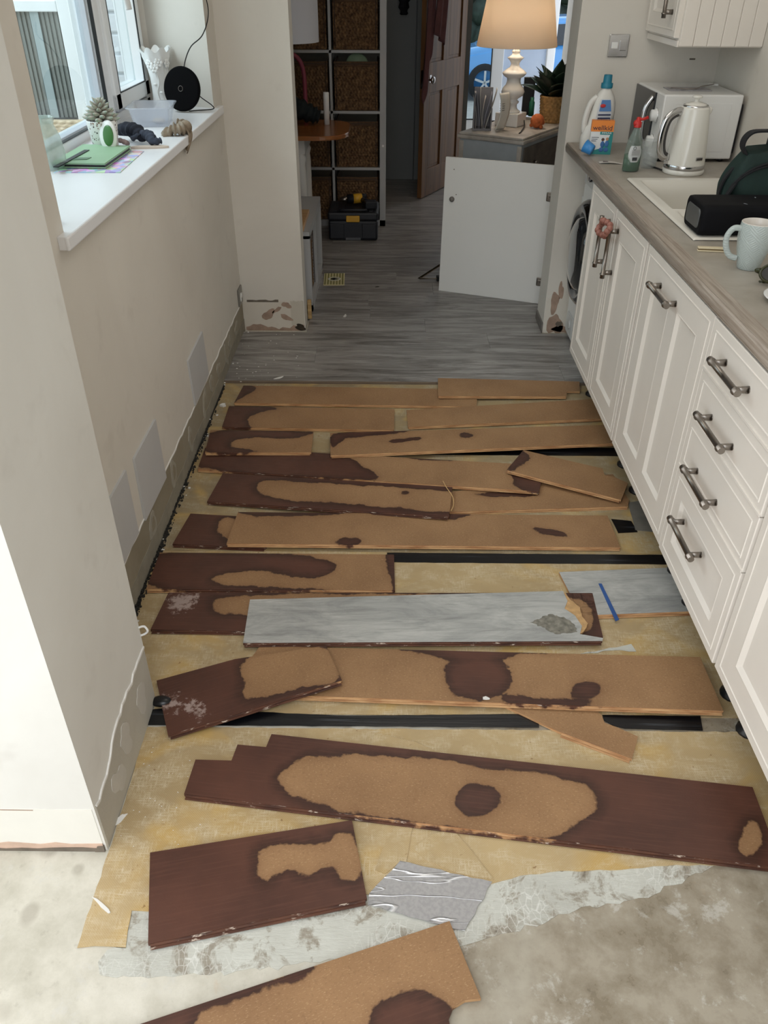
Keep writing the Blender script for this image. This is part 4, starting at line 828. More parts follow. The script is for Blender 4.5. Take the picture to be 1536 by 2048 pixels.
# vase
t=empty('ceramic_vase',(-.965,3.755,SZ),'tall white ceramic vase with petal rim and flower relief on the sill','vase')
b=B(); N=60
def vz(u,v):
    a=2*PI*u; z=.215*v; r0=.038-.004*math.sin(PI*min(1,v*1.6))+.026*max(0,(v-.62)/.38)**1.4
    if v>.8: k=(v-.8)/.2; r0*=1+.10*k*math.cos(7*a); z+=.010*k*math.cos(7*a)
    rel=.004*max(0,math.cos(7*a+8*v))**4*(1 if .55<v<.88 else .25); return Vector(((r0+rel)*math.cos(a),(r0+rel)*math.sin(a),z))
b.surf(vz,84,30,cu=True); b.surf(lambda u,v:(lambda p:Vector((p.x*.92,p.y*.92,p.z-.001)))(vz(u,.15+.85*v)),84,18,cu=True); b.lathe([(0,.002),(.038,.002)],24)
b.build('vase_body',WHITE,t)
for k,(a,z) in enumerate([(-2.0,.165),(-1.2,.170),(-.4,.165),(-1.6,.15)]):
    b=B(); 
    for j in range(6): b.ball((.011*math.cos(j*PI/3),.011*math.sin(j*PI/3),0),.0075,8,(1,1,.45))
    b.ball((0,0,.002),.005,8); R_=.049; o=b.build('relief_flower',WHITE,t); o.location=(R_*math.cos(a),R_*math.sin(a),z); o.rotation_euler=(PI/2,0,a+PI/2)
b=B(); b.tube(smooth_path([(.005,-.038,.02),(-.004,-.037,.06),(.008,-.037,.10),(.0,-.04,.15)]),.002,6); b.ball((.012,-.037,.06),.008,8,(1,.3,.6)); b.ball((-.01,-.037,.09),.008,8,(1,.3,.6)); b.build('relief_stem',WHITE,t)
# wireless charging disc on wire stand
t=empty('charging_disc',(-.845,3.63,SZ),'round black disc speaker on thin wire stand by the white vase','speaker',rot=(0,0,math.radians(-18)))
Md=Matrix.Translation((0,0,.084))@Matrix.Rotation(math.radians(90+12),4,'X')
b=B(); b.lathe([(0,-.011),(.074,-.011),(.081,-.006),(.082,.004),(.079,.009),(.074,.010),(0,.010)],48,M=Matrix.Translation((0,.0,.084))@Matrix.Rotation(math.radians(78),4,'X')); b.build('disc_body',pm('disc_black',(12,12,14),.9,spec=.1,var=.05),t)
b=B(); b.lathe([(.0105,.0),(.0105,.0006),(.0092,.0006),(.0092,.0)],20,M=Matrix.Translation((0,-.0118,.087))@Matrix.Rotation(math.radians(78),4,'X')); b.build('round_mark',NICKEL,t)
b=B(); b.tube(smooth_path([(.05,.01,.075),(.07,.03,.05),(.085,.075,.02),(.083,.085,.004),(.04,.03,.004),(.02,.0,.004)]),.0022,6); b.tube(smooth_path([(-.05,.01,.05),(-.06,.05,.03),(-.07,.08,.004),(-.03,.04,.004)]),.0022,6); b.build('wire_stand',BLACK,t)
zc=.0; P=[onY(420,-40,3.72),onY(421,30,3.72),onY(426,80,3.72),Vector((-.752,3.70,1.33)),Vector((-.80,3.68,1.29)),Vector((-.83,3.68,1.24)),Vector((-.84,3.66,1.19))]
P[0]=Vector((-.735,3.745,1.75)); P[1]=Vector((-.737,3.75,1.5)); P[2]=Vector((-.736,3.78,1.40))
b=B(); b.tube(smooth_path(P,8),.0022,6); b.build('black_cable',BLACK,label='thin black cable running down the wall to the disc speaker',cat='cable')
b=B(); b.tube(smooth_path([(-.94,3.50,1.075),(-.92,3.54,1.11),(-.90,3.50,1.09),(-.93,3.46,1.065),(-.89,3.45,1.075),(-.91,3.51,1.10),(-.95,3.54,1.08),(-.93,3.58,1.063)],7),.0022,6); b.build('white_cable',WHITE,label='loose coil of thin white cable behind the clear tub',cat='cable')
# ------------------------------------------------------------------ things on the worktop
WZ=.9052
t=empty('detergent_bottle',(.888,3.745,WZ),'white detergent bottle with teal cap beside the medicine box','bottle',rz=.08)
b=B(); secs=[(0,-.008,.058,.032),(.004,-.008,.062,.036),(.05,-.008,.064,.037),(.09,-.002,.058,.036),(.10,.004,.054,.035),(.15,.010,.050,.033),(.18,.012,.046,.031),(.205,.012,.038,.027),(.225,.012,.026,.022),(.238,.012,.018,.018),(.25,.012,.017,.017)]
loft(b,[[(cx_+hx*math.copysign(abs(math.cos(a))**.8,math.cos(a)),hy*math.copysign(abs(math.sin(a))**.8,math.sin(a)),z) for a in [2*PI*k/28 for k in range(28)]] for z,cx_,hx,hy in secs]); b.build('bottle_body',pm('bottle_white',(228,226,220),.35),t)
b=B(); b.tube(smooth_path([(-.022,0,.205),(-.044,0,.185),(-.056,0,.15),(-.062,0,.115),(-.060,0,.08),(-.045,0,.06)]),.0125,12); b.build('grip',MC['bottle_white'],t)
b=B(); b.lathe([(.0235,.238),(.024,.242),(.024,.256),(.018,.258),(.017,.283),(.016,.287),(0,.287)],24,M=TR((.012,0,0)),rip=0); b.build('teal_cap',pm('teal_cap',(34,124,150),.4),t)
def curved(b,x0,x1,z0,z1,y,bul,mi=0,n=8):
    b.surf(lambda u,v:Vector((x0+(x1-x0)*u,y-bul*math.sin(PI*u),z0+(z1-z0)*v)),n,2,mi=mi)
b=B(); b.surf(lambda u,v:Vector((.006+(u-.5)*.062*(1-.35*max(0,v-.75)/.25),-.0345-.001*math.sin(PI*u)+.006*max(0,v-.5),.035+.165*v)),8,10); lb=b.build('front_label',pm('label_white',(220,226,232),.4),t)
b=B(); b.surf(lambda u,v:Vector((.008+(u-.5)*.052*(1-.3*v),-.0368+.006*max(0,.5+v*.5-.5),.155+.042*v)),8,6); b.build('blue_arc',pm('label_blue',(92,138,196),.4),lb)
b=B(); b.ball((-.004,-.0375,.176),.010,12,(1.2,.12,.7)); b.build('red_oval',pm('label_red',(206,58,62),.4),lb)
for k in range(4): b=B(); b.box((-.02,-.0372,.100+.013*k),(.034,-.0364,.1055+.013*k)); b.build('dark_stripe',pm('label_navy',(52,60,96),.4),lb)
# medicine box
bx=empty('medicine_box',(.884,3.645,WZ),'orange, white and teal vitamin box standing against the detergent bottle','box',rz=-.12); bx.scale=(1.25,1,1.15)
b=B(); b.box((-.036,-.0,.0),(.036,.028,.112),.0006,seg=1); b.build('carton',pm('carton_white',(230,232,232),.5,var=.01),bx)
OR=pm('carton_orange',(240,140,52),.45,var=.02); TEAL=pm('carton_teal',(40,140,140),.45,var=.05); TXT=pm('print_navy',(34,30,56),.5)
b=B(); b.box((-.0365,-.0006,.076),(.0365,.0285,.1125)); b.build('orange_band',OR,bx); 
b=B(); b.box((.0355,-.0005,0),(.0367,.0286,.076)); b.prism([(-.0365,-.0),(.0365,0),(.0365,.076),(.03,.073),(.022,.05),(.0,.02),(-.0365,.008)],0,.0007,Matrix(((1,0,0,0),(0,0,-1,0),(0,1,0,0),(0,0,0,1)))); b.build('teal_side',TEAL,bx)
FM=lambda x,z,y=-.0012:Matrix.Translation((x,y,z))@Matrix.Rotation(PI/2,4,'X')
text('lettering','wellkid',.0225,TXT,bx,FM(.0,.088),.0004)
b=B(); b.box((-.006,-.0012,.0665),(.034,-.0006,.0765)); b.build('teal_tab',TEAL,bx); text('lettering','IMMUNE',.0085,WHITE,bx,FM(.015,.0715,-.0016),.0003)
for k in range(3): b=B(); b.box((-.032,-.001,.056-.006*k),(-.008-.004*k,-.0005,.0575-.006*k)); b.build('small_print',TXT,bx)
b=B(); 
for x,h,cc in ((.006,.05,0),(.02,.052,1)):
    b.ball((x,-.0008,h),.0055,10,(1,.1,1),mi=cc); b.ball((x,-.0008,h-.016),.009,10,(.8,.1,1.2),mi=2)
b.ball((.004,-.001,.016),.008,10,(1,.1,1),mi=2); b.ball((.020,-.001,.016),.008,10,(1,.1,1),mi=2)
b.build('printed_children',[pm('print_brown',(90,60,50),.5),pm('print_skin',(200,150,120),.5),pm('print_blue',(60,110,170),.5)],bx)
b=B(); b.box((-.0365,-.001,.1125),(.0365,.0288,.1127)); b.build('carton_top',OR,bx); text('lettering','wellkid',.016,TXT,bx,Matrix.Translation((0,.016,.1129)),.0003)
b=B(); b.lathe([(0,0),(.019,0),(.0205,.003),(.026,.040),(.0245,.040),(.019,.004),(0,.004)],24,M=TR((0,0,.019),ry=math.radians(68),rz=2.6)); b.build('blue_cap_cup',pm('blue_cup',(64,142,210),.35),label='small bright blue plastic cup lying at the front corner of worktop',cat='cup').location=(.845,3.60,WZ+.004)
t=empty('pill_sachet',(.915,3.46,WZ),'white torn paper sachet on worktop left of the green soap','sachet',rz=-.1)
b=B(); b.surf(lambda u,v:Vector((-.07+.125*u,-.02+.035*v*(1-.3*u),.003+.004*math.sin(5*u))),10,4); o=b.build('sachet_film',pm('sachet_white',(222,216,208),.5,var=.15,scale=60),t); m_=o.modifiers.new('s','SOLIDIFY'); m_.thickness=.001
b=B(); b.box((-.055,-.012,.0065),(-.035,.004,.0075)); b.build('printed_mark',pm('mark_grey',(120,110,110),.5),t)
# soap bottle
t=empty('soap_bottle',(.934,3.315,WZ),'clear dish soap bottle with green liquid and red cap','bottle',rz=.15)
SB=pm('soap_clear',(150,170,160),.08,alpha=.32,spec=.8,var=.02)
def bsec(z,hx,hy,n=24): return [(hx*math.cos(a),hy*math.sin(a),z) for a in [2*PI*k/n for k in range(n)]]
b=B(); loft(b,[bsec(0,.030,.019),bsec(.004,.034,.022),bsec(.06,.034,.022),bsec(.085,.032,.021),bsec(.11,.028,.020),bsec(.135,.019,.017),bsec(.15,.012,.012),bsec(.16,.011,.011)]); b.build('bottle_body',SB,t)
b=B(); loft(b,[bsec(.002,.0295,.0185),bsec(.006,.033,.021),bsec(.062,.033,.021)]); b.build('green_liquid',pm('soap_green',(10,74,36),.15,var=.05),t)
b=B(); b.lathe([(.014,.156),(.014,.174),(.009,.178),(.007,.19),(0,.192)],16); b.tube([(0,0,.182),(.018,-.004,.184),(.034,-.006,.190)],[.0055,.005,.006],10); b.ball((-.006,0,.17),.012,10); b.build('red_cap',pm('red_cap',(204,44,40),.4),t)
b=B(); b.surf(lambda u,v:Vector((.0335*math.sin((u-.5)*1.7)*(.75+.25*math.sin(PI*v)),-.0225*math.cos((u-.5)*1.7)-.0005,.036+.058*v)),10,8); lb=b.build('back_label',pm('label_pale',(206,210,210),.4),t)
b=B(); [b.box((-.010+.0022*k,-.0245,.042),(-.0088+.0022*k,-.0235,.054)) for k in range(9)]; b.build('barcode',BLACK,lb)
b=B(); [b.box((-.016,-.0243,.062+.004*k),(.016,-.0236,.0628+.004*k)) for k in range(5)]; b.build('small_print',GREYM,lb)
b=B(); b.lathe([(.006,0),(.006,.0008),(.0048,.0008),(.0048,0)],16,M=TR((-.006,-.0235,.086),PI/2)); b.build('warning_mark',BLACK,lb)
b=B(); b.lathe([(0,0),(.028,0),(.031,.004),(.035,.10),(.0335,.10),(.029,.008),(0,.008)],28); b.build('drinking_glass',pm('tumbler_glass',(215,222,220),.05,alpha=.28,spec=.8),label='empty clear drinking glass between soap bottle and kettle',cat='glass').location=(1.02,3.385,WZ)
# microwave, front looking at the room
t=empty('microwave',(1.07,3.49,WZ),'white microwave with black glass front beside the wall behind the kettle','microwave')
b=B(); b.box((0,0,.012),(.31,.40,.245),.006); b.build('oven_casing',WHITE,t)
b=B(); b.box((-.008,.10,.018),(.0,.398,.24),.002); d=b.build('glass_door',pm('oven_glass',(46,48,52),.12),t)
b=B(); b.tube(smooth_path([(-.01,.115,.035),(-.034,.115,.075),(-.038,.115,.13),(-.034,.115,.185),(-.01,.115,.225)]),.0075,10,flat=1.3); b.build('door_handle',CHROME,d)
b=B(); b.box((-.0015,.003,.018),(.0,.098,.24)); p_=b.build('control_strip',WMAT,t)
for z in (.165,.07): b=B(); b.lathe([(.026,0),(.026,.008),(.021,.012),(.021,.024),(0,.026)],28,M=Matrix.Translation((-.002,.05,z))@MR); b.lathe([(.0265,.002),(.0275,.004),(.0265,.006)],28,M=Matrix.Translation((-.002,.05,z))@MR,mi=1); b.build('control_knob',[WHITE,CHROME],p_)
b=B(); b.box((.05,-.0012,.04),(.27,.0005,.215),.001); b.build('pressed_side',WHITE,t)
b=B(); [b.cyl((x,y,0),(x,y,.013),.012,10) for x in (.03,.28) for y in (.03,.37)]; b.build('oven_feet',BLACK,t,kind='stuff')
b=B(); b.box((.314,.02,.03),(.3235,.30,.21),.003); b.build('rear_vent',BLACK,t)
b=B(); b.box((0,0,0),(.17,.10,.003),.001); b.build('paper_leaflet',pm('leaflet_grey',(190,188,192),.5,var=.3,scale=30),label='grey leaflet lying on the microwave top',cat='leaflet').location=(1.12,3.60,WZ+.2455)
b=B(); b.tube(smooth_path([(1.14,3.66,1.156),(1.19,3.60,1.158),(1.23,3.62,1.158),(1.27,3.68,1.158),(1.31,3.72,1.158),(1.34,3.74,1.16)],7),[.002]*36,6); b.build('white_lead',pm('lead_grey',(150,140,132),.4),label='thin charging lead with white plug on the microwave top',cat='cable')
b=B(); b.box((-.02,-.006,0),(.02,.006,.008),.003); b.build('lead_plug',WHITE,bpy.data.objects['white_lead'],loc=None).location=(1.34,3.745,1.153)
b=B(); b.box((-.012,-.001,-.003),(.012,.001,.003)); b.build('wall_scratch',GREYM,label='tiny dark mark on back wall above the microwave',cat='mark').location=(1.29,3.919,1.235)
# kettle
t=empty('kettle',(1.133,3.30,WZ),'cream fluted electric kettle with chrome handle','kettle',rz=0)
KW=pm('kettle_enamel',(232,230,222),.18,var=.01,coat=.5)
b=B(); b.lathe([(0,0),(.076,0),(.078,.004),(.078,.014),(.074,.018),(0,.018)],40); b.build('power_base',KW,t)
b=B(); b.lathe([(.0755,.018),(.076,.021),(.076,.031),(.0745,.034)],48); b.build('chrome_band',CHROME,t)
b=B(); b.surf(lambda u,v:Vector(((lambda rr:(rr*math.cos(2*PI*u),rr*math.sin(2*PI*u),.034+.19*v))((.0745-.022*v-.002*math.sin(PI*v)*-1)*(1-(.010*abs(math.sin(14*PI*u))*math.sin(PI*min(1,v*1.15))))))),140,20,cu=True)
b.lathe([(.0525,.224),(.050,.229),(.044,.231)],40); bdy=b.build('kettle_body',KW,t)
b=B(); b.lathe([(.046,.229),(.0465,.233),(.044,.236),(.041,.236)],40); b.build('lid_ring',CHROME,t)
b=B(); b.lathe([(.042,.234),(.036,.240),(.015,.245),(.008,.246),(.008,.256),(.018,.259),(.018,.264),(.010,.267),(0,.268)],32); b.build('lid',KW,t)
hp=smooth_path([(-.045,-.012,.213),(-.075,-.02,.213),(-.104,-.026,.19),(-.115,-.028,.14),(-.112,-.028,.09),(-.098,-.024,.062),(-.074,-.018,.055)],7)
b=B(); b.tube(hp,.0085,12,flat=1.7); h_=b.build('handle',CHROME,t)
b=B(); b.tube([(p.x*.92+.0,p.y,.135+(p.z-.135)*.93) for p in hp[6:-4]],.006,8,flat=1.9); b.build('inner_grip',pm('grip_dark',(60,58,58),.4),h_)
b=B(); b.tube(smooth_path([(.04,.03,.21),(.062,.045,.20),(.075,.055,.218)]),[.02]*6+[.012]*6+[.008],10); b.build('spout',KW,t)
a=-1.15; b=B(); b.box((-.016,-.0015,-.006),(.016,.0015,.006),.002,M=TR((.0735*math.cos(a),.0735*math.sin(a),.06),rz=a+PI/2)); bd=b.build('badge',CHROME,t)
b=B(); b.box((-.013,-.0024,-.0038),(.013,-.0014,.0038),.001,M=TR((.0735*math.cos(a),.0735*math.sin(a),.06),rz=a+PI/2)); b.build('badge_plate',pm('badge_dark',(70,66,64),.4),bd)
b=B(); b.box((-.008,-.004,-.012),(.008,.004,.002),.002,M=TR((-.078,-.02,.046))); b.build('switch_tab',pm('tab_clear',(180,176,170),.3),t)
b=B(); b.tube(smooth_path([(1.055,3.31,WZ+.006),(1.02,3.43,WZ+.006),(1.045,3.52,WZ+.006),(1.06,3.44,WZ+.006)]),.0035,6); b.build('power_cable',BLACK,label='short black kettle cord behind its base',cat='cable')
# backpack on the drainer
t=empty('backpack',(1.215,2.63,WZ+.010),'dark green rucksack with black straps standing by the sink bowl','bag')
BG=pm('rucksack_green',(12,46,41),.75,var=.25,scale=9,bump=.3,bscale=300); b=B()
def bag(u,v):
    a=2*PI*u; z=.19*v; k=(1-max(0,v-.45)**1.6*.75)*(1-.12*(1-v)**6); w=.185*k; d=.068*(1-.55*max(0,v-.3)**1.5)
    x=w*math.copysign(abs(math.cos(a))**.55,math.cos(a)); y=d*math.copysign(abs(math.sin(a))**.55,math.sin(a)); f=.004*math.sin(6*v+5*a)
    return Vector((x*(1+.0*f)+f,y+f,z+.006*math.sin(3*a)*v))
b.surf(bag,72,26,cu=True); b.bm.verts.ensure_lookup_table(); b.surf(lambda u,v:(lambda p:Vector((p.x*(1-v),p.y*(1-v),p.z+.012*math.sin(PI*v/2))))(bag(u,1)),72,5,cu=True); b.surf(lambda u,v:(lambda p:Vector((p.x*(1-v),p.y*(1-v),0)))(bag(u,0)),72,2,cu=True); b.build('bag_body',BG,t)
b=B()
for o_ in (.98,.93): b.tube([(p.x*1.01,p.y*1.02-.004,p.z) for p in [bag(-.25+.44*(k/20-.5)+.0,.86*o_-.75*abs((k/20-.5)*2)**3) for k in range(21)]],.0035,6)
b.build('zip_piping',RUBBER,t)
def strap(pts,w,parent,name='strap'):
    P=smooth_path(pts,8); b=B(); n=len(P)
    ups=[]
    for i,p in enumerate(P):
        tt=(P[min(n-1,i+1)]-P[max(0,i-1)]).normalized(); s=Vector((0,1,0)); s=(s-tt*s.dot(tt)).normalized(); q=tt.cross(s).normalized()
        ups.append([b.bm.verts.new(p+s*a_*w/2+q*c_*.0025) for a_,c_ in ((-1,-1),(1,-1),(1,1),(-1,1))])
    for a_,c_ in zip(ups,ups[1:]):
        for k in range(4): b.bm.faces.new((a_[k],a_[(k+1)%4],c_[(k+1)%4],c_[k]))
    b.bm.faces.new(ups[0][::-1]); b.bm.faces.new(ups[-1]); return b.build(name,RUBBER,parent)
strap([(-.105,-.01,.15),(-.15,-.01,.20),(-.13,0,.238),(-.06,.01,.243),(.0,.01,.255),(.05,.01,.245),(.11,0,.215),(.145,0,.17)],.034,t)
strap([(-.065,0,.17),(-.06,.01,.215),(-.055,.01,.268),(-.015,.02,.285),(.035,.01,.26),(.08,.0,.20)],.045,t)
strap([(-.15,-.04,.12),(-.172,-.055,.09),(-.185,-.06,.06),(-.165,-.062,.045)],.02,t,'side_strap')
strap([(-.178,.0,.02),(-.19,-.01,.07),(-.182,-.01,.11),(-.15,0,.15)],.018,t,'side_strap')
# black box
t=empty('portable_speaker',(1.125,2.455,WZ+.009),'big matt black boxy speaker with grey window end beside the mint mug','speaker')
b=B(); loft(b,[[(x,y_,z_+.044) for y_,z_,_ in rr_(.078*s,.043*s,0,.02*s)] for x,s in ((-.225,.90),(-.222,.97),(-.21,1.),(.21,1.),(.225,.9))]); b.build('speaker_body',pm('speaker_black',(9,10,16),.75,spec=.2,var=.3,scale=14),t)
b=B(); loft(b,[[(x,y_,z_+.044) for y_,z_,_ in rr_(.058*s,.028*s,0,.014*s)] for x,s in ((-.2285,.9),(-.224,1.))]); b.build('end_window',pm('end_grey',(84,86,86),.35),t)
b=B(); r=random.Random(6)
for k in range(7): x=r.uniform(-.17,.1); y=r.uniform(-.05,.05); b.prism(blobpoly(x,y,.005,.002,r.uniform(0,3),k,8,.4),.0869,.0876)
b.build('dust_flecks',pm('dust',(150,156,162),.8),t,kind='stuff')
# mug
t=empty('mug',(.952,2.12,WZ),'mint green crosshatched mug with white inside, right of the worktop edge','mug')
MG=NT('mint_glaze'); v=MG.coord(); 
sx_=MG.n('ShaderNodeSeparateXYZ'); MG.l(v,sx_.inputs[0]); an=MG.math('ARCTAN2',sx_.outputs[1],sx_.outputs[0]); g1_=MG.math('SINE',MG.math('ADD',MG.math('MULTIPLY',an,30),MG.math('MULTIPLY',sx_.outputs[2],900))); g2_=MG.math('SINE',MG.math('SUBTRACT',MG.math('MULTIPLY',an,30),MG.math('MULTIPLY',sx_.outputs[2],900)))
sel=MG.rng(MG.math('SINE',MG.math('ADD',MG.math('MULTIPLY',an,7),MG.math('MULTIPLY',sx_.outputs[2],130))),-.1,.1); hh=MG.n('ShaderNodeMix'); MG.l(sel,hh.inputs[0]); MG.l(g1_,hh.inputs[2]); MG.l(g2_,hh.inputs[3])
MGM=MG.fin(L((178,188,185)),.28,0,.5); MG.bump(hh.outputs[0],.35,.0008)
b=B(); b.lathe([(0,0),(.026,0),(.028,.002),(.032,.02),(.040,.05),(.0445,.08),(.0445,.105),(.043,.118)],48); b.build('mug_body',MGM,t)
b=B(); b.lathe([(.043,.118),(.042,.1192),(.0405,.118),(.0415,.085),(.036,.045),(.028,.006),(0,.005)],48); b.build('mug_inside',pm('mug_white',(232,226,218),.25),t)
b=B(); b.tube(smooth_path([(-.040,.0,.102),(-.06,.004,.102),(-.072,.006,.082),(-.069,.006,.055),(-.055,.004,.032),(-.036,.0,.026)],7),.0048,10,flat=1.6); b.build('mug_handle',MGM,t)
t=empty('pocket_knife',at(1425,503,WZ),'closed ivory-handled pocket knife lying left of the mug','knife',rz=-.12)
for z in (0,.0075): b=B(); b.box((-.042,-.008,z),(.042,.008,z+.005),.002); b.build('handle_scale',pm('ivory',(226,212,180),.3),t)
b=B(); b.box((-.041,-.007,.005),(.041,.007,.0075)); b.build('steel_liner',pm('brass_liner',(150,130,90),.3,.8),t)
# sunglasses
t=empty('sunglasses',at(1512,566,WZ)+Vector((.055,-.03,.004)),'olive framed sunglasses lying on worktop in front of the mug','sunglasses',rot=(-.35,0,-.15))
OL=pm('olive_acetate',(58,60,30),.22,var=.2,scale=40); LN=pm('dark_lens',(16,20,24),.05,spec=.8)
for x in (-.033,.033):
    q=[(x+.027*math.cos(a),-.004*math.cos(a*2)*0-.012*abs(x/.033)*(.2),.027+.022*math.sin(a)*(1+.12*math.cos(a))) for a in [2*PI*k/24 for k in range(24)]]
    b=B(); b.tube(q,.0035,8,closed=True); b.build('lens_rim',OL,t)
    b=B(); f_=b.bm.faces.new([b.bm.verts.new(p) for p in q]); r_=bmesh.ops.extrude_face_region(b.bm,geom=[f_]); bmesh.ops.translate(b.bm,vec=(0,.0015,0),verts=[v_ for v_ in r_['geom'] if isinstance(v_,bmesh.types.BMVert)]); b.build('lens',LN,t)
b=B(); b.tube([(-.008,0,.034),(0,0,.038),(.008,0,.034)],.003,8); b.build('bridge',OL,t)
for s_ in (-1,1): b=B(); b.tube(smooth_path([(s_*.060,0,.034),(s_*.066,.012,.032),(s_*.03,.02+.006*s_,.022),(-s_*.05,.022+.006*s_,.006)]),.003,8,flat=1.8); b.build('temple',OL,t)
t=empty('cake_plate',(.985,1.855,WZ),'white plate edge with slice of chocolate cake at the right frame edge','plate')
b=B(); b.lathe([(0,0),(.05,0),(.055,.003),(.088,.012),(.090,.0135),(.087,.0145),(.055,.006),(0,.005)],40); b.build('plate',WHITE,t)
b=B(); b.prism([(-.055,-.02),(.02,-.035),(.04,.03),(-.045,.025)],.006,.038); bmesh.ops.bevel(b.bm,geom=b.bm.edges[:],offset=.004,segments=2,affect='EDGES'); b.build('cake_slice',pm('chocolate',(72,36,28),.6,var=.3,scale=60,bump=.5),t)
# ------------------------------------------------------------------ the room beyond
SHY=5.88
LACQ=pm('shelf_lacquer',(172,172,172),.4,var=.02)
t=empty('cube_shelf',(-.40,SHY,.012),'tall white cube shelf filled with woven baskets','shelf unit')
z_top=1.84; xs=[-.745,-.03]
b=B()
for x0,x1 in ((-.745-.0,-.705),(-.07,-.03)): b.box((x0+.40,0,0),(x1+.40,.39,z_top))
b.box((-.745+.4,0,0),(-.03+.4,.39,.04)); b.box((-.345,0,z_top-.04),(.37,.39,z_top)); b.build('outer_frame',LACQ,t)
b=B(); b.box((.002,0,.04),(.018,.385,z_top-.04)); b.build('upright',LACQ,t)
for z in (.383,.735,1.087,1.439): b=B(); b.box((-.305,0,z-.008),(.33,.385,z+.008)); b.build('shelf_board',LACQ,t)
b=B(); b.cyl((.352,-.001,.53),(.352,.0,.53),.008,10) ; b.build('cam_cover',WMAT,t)
fn=weave(.3,.3,26,17,.007)
def basket(w,d,h,name,label,loc,rz=0,group=None):
    t=empty(name,loc,label,'basket',group,rz=rz); b=B()
    b.surf(lambda u,v:Vector((-w/2+w*u,-.002-fn(u,v),h*v)),156,68); b.surf(lambda u,v:Vector((w/2+fn(u,v),d*u,h*v)),60,34)
    b.surf(lambda u,v:Vector((-w/2-fn(u,v),d*u,h*v)),60,34); b.box((-w/2,0,0),(w/2,d,.01)); b.box((-w/2+.004,.004,h*.5),(w/2-.004,d,h*.52))
    b.build('woven_wall',WICK,t)
    b=B()
    for x in (-w/2+.012,w/2-.012): b.tube([(x,-.013,.01),(x,-.013,h)],.0022,6)
    b.tube([(-w/2,-.012,h-.012),(w/2,-.012,h-.012)],.0022,6); b.build('wire_frame',pm('wicker_wire',(60,46,38),.6),t)
    b=B(); b.box((-w/2,-.012,h-.026),(w/2,-.006,h+.002),.003); b.box((-w/2-.002,0,h-.02),(-w/2+.006,d,h+.002),.002); b.box((w/2-.006,0,h-.02),(w/2+.002,d,h+.002),.002); b.build('rim_band',pm('rim_brown',(96,70,46),.8,var=.2,scale=60,bump=.5),t)
    return t
cells=[('right',.165+.009+.0),('left',-.152)]
proto=None
for ci,(cn,cx_) in enumerate((('right column',.174),('left column',-.152))):
    for ri,z in enumerate((.04,.391,.743,1.095,1.447)):
        rn=('bottom','second from bottom','middle','second from top','top')[ri]
        lab='woven seagrass basket in cube shelf, %s, %s cell'%(cn,rn)
        if ri==4 and ci==1: pass
        if proto is None: proto=basket(.282,.36,.285,'storage_basket',lab,(-.40+cx_,SHY+.022,.0525+z-.04+.0),group='baskets in the tall cube shelf')
        else: copy_tree(proto,None,(-.40+cx_,SHY+.022,.0125+z+.0005),lab)
b=B(); b.lathe([(0,0),(.075,0),(.075,.004),(.07,.014),(0,.02)],24,M=TR((0,0,0),rx=PI/2)); b.build('green_plate',pm('sage_disc',(128,150,124),.5),label='sage green plate edge showing above the right middle basket',cat='plate').location=(-.22,SHY+.06,1.325-.31)
# table with rounded corner
TW=m_wood('varnished_pine',(158,100,54),(138,84,44),(2,14,2),.22)
tx=empty('dining_table',(-.85,5.35,.012),'orange pine table with rounded corner and white turned leg','table')
b=B(); P=[]
for cx_,cy_,a0 in ((.60-.16,.30-.16,0),(-.55,.14,PI/2),(-.55,-.30+.16,PI),(.60-.16,-.30+.16,1.5*PI)):
    for k in range(9): a=a0+PI/2*k/8; P.append((cx_+.16*math.cos(a),cy_+.16*math.sin(a)))
b.prism(P,.700,.724); bmesh.ops.bevel(b.bm,geom=[e for e in b.bm.edges if abs(e.verts[0].co.z-e.verts[1].co.z)<1e-6],offset=.006,segments=3,affect='EDGES'); b.build('tabletop',TW,tx)
b=B(); b.box((-.45,-.2,.61),(.34,.2,.699)); b.build('apron',WMAT,tx)
for x,y in ((.31,-.17),(.31,.17),(-.42,-.17),(-.42,.17)): b=B(); b.lathe([(0,0),(.018,0),(.024,.03),(.028,.2),(.03,.5),(.026,.55),(.034,.58),(.026,.6),(.03,.61),(.03,.69),(0,.69)],18,M=TR((x,y,0))); b.build('leg',WMAT,tx)
b=B(); b.lathe([(0,0),(.018,0),(.018,.175),(.016,.18),(0,.18)],20); b.build('white_tube',WHITE,label='slim white tube standing upright on the pine table',cat='tube').location=(-.395,5.47,.7362)
lump('dark_bag',[(-.18,0,.06),(-.1,0,.09),(.0,0,.075),(.10,0,.04),(.16,0,.02)],.075,pm('dark_teal_bag',(14,30,34),.8,var=.3),'dark teal bag slumped on the pine table','bag',(-.60,5.47,.758))
# pink chair behind table
t=empty('pink_chair',(-.72,5.74,.012),'dark pink chair back behind the pine table','chair')
PK=pm('pink_paint',(150,64,84),.5)
b=B(); b.tube(smooth_path([(-.17,0,.0),(-.17,0,.7),(-.165,0,1.0),(-.09,0,1.09),(.0,0,1.105),(.09,0,1.09),(.165,0,1.0),(.17,0,.7),(.17,0,.0)],6),.014,10); b.build('back_frame',PK,t)
for x in (-.08,0,.08): b=B(); b.tube([(x,0,.46),(x,0,1.08)],.007,8); b.build('spindle',PK,t)
b=B(); b.box((-.19,-.13,.43),(.19,.0,.455),.008); b.build('seat',PK,t)
for x in (-.16,.16): b=B(); b.tube([(x,-.11,0),(x,-.11,.43)],.014,8); b.build('leg',PK,t)
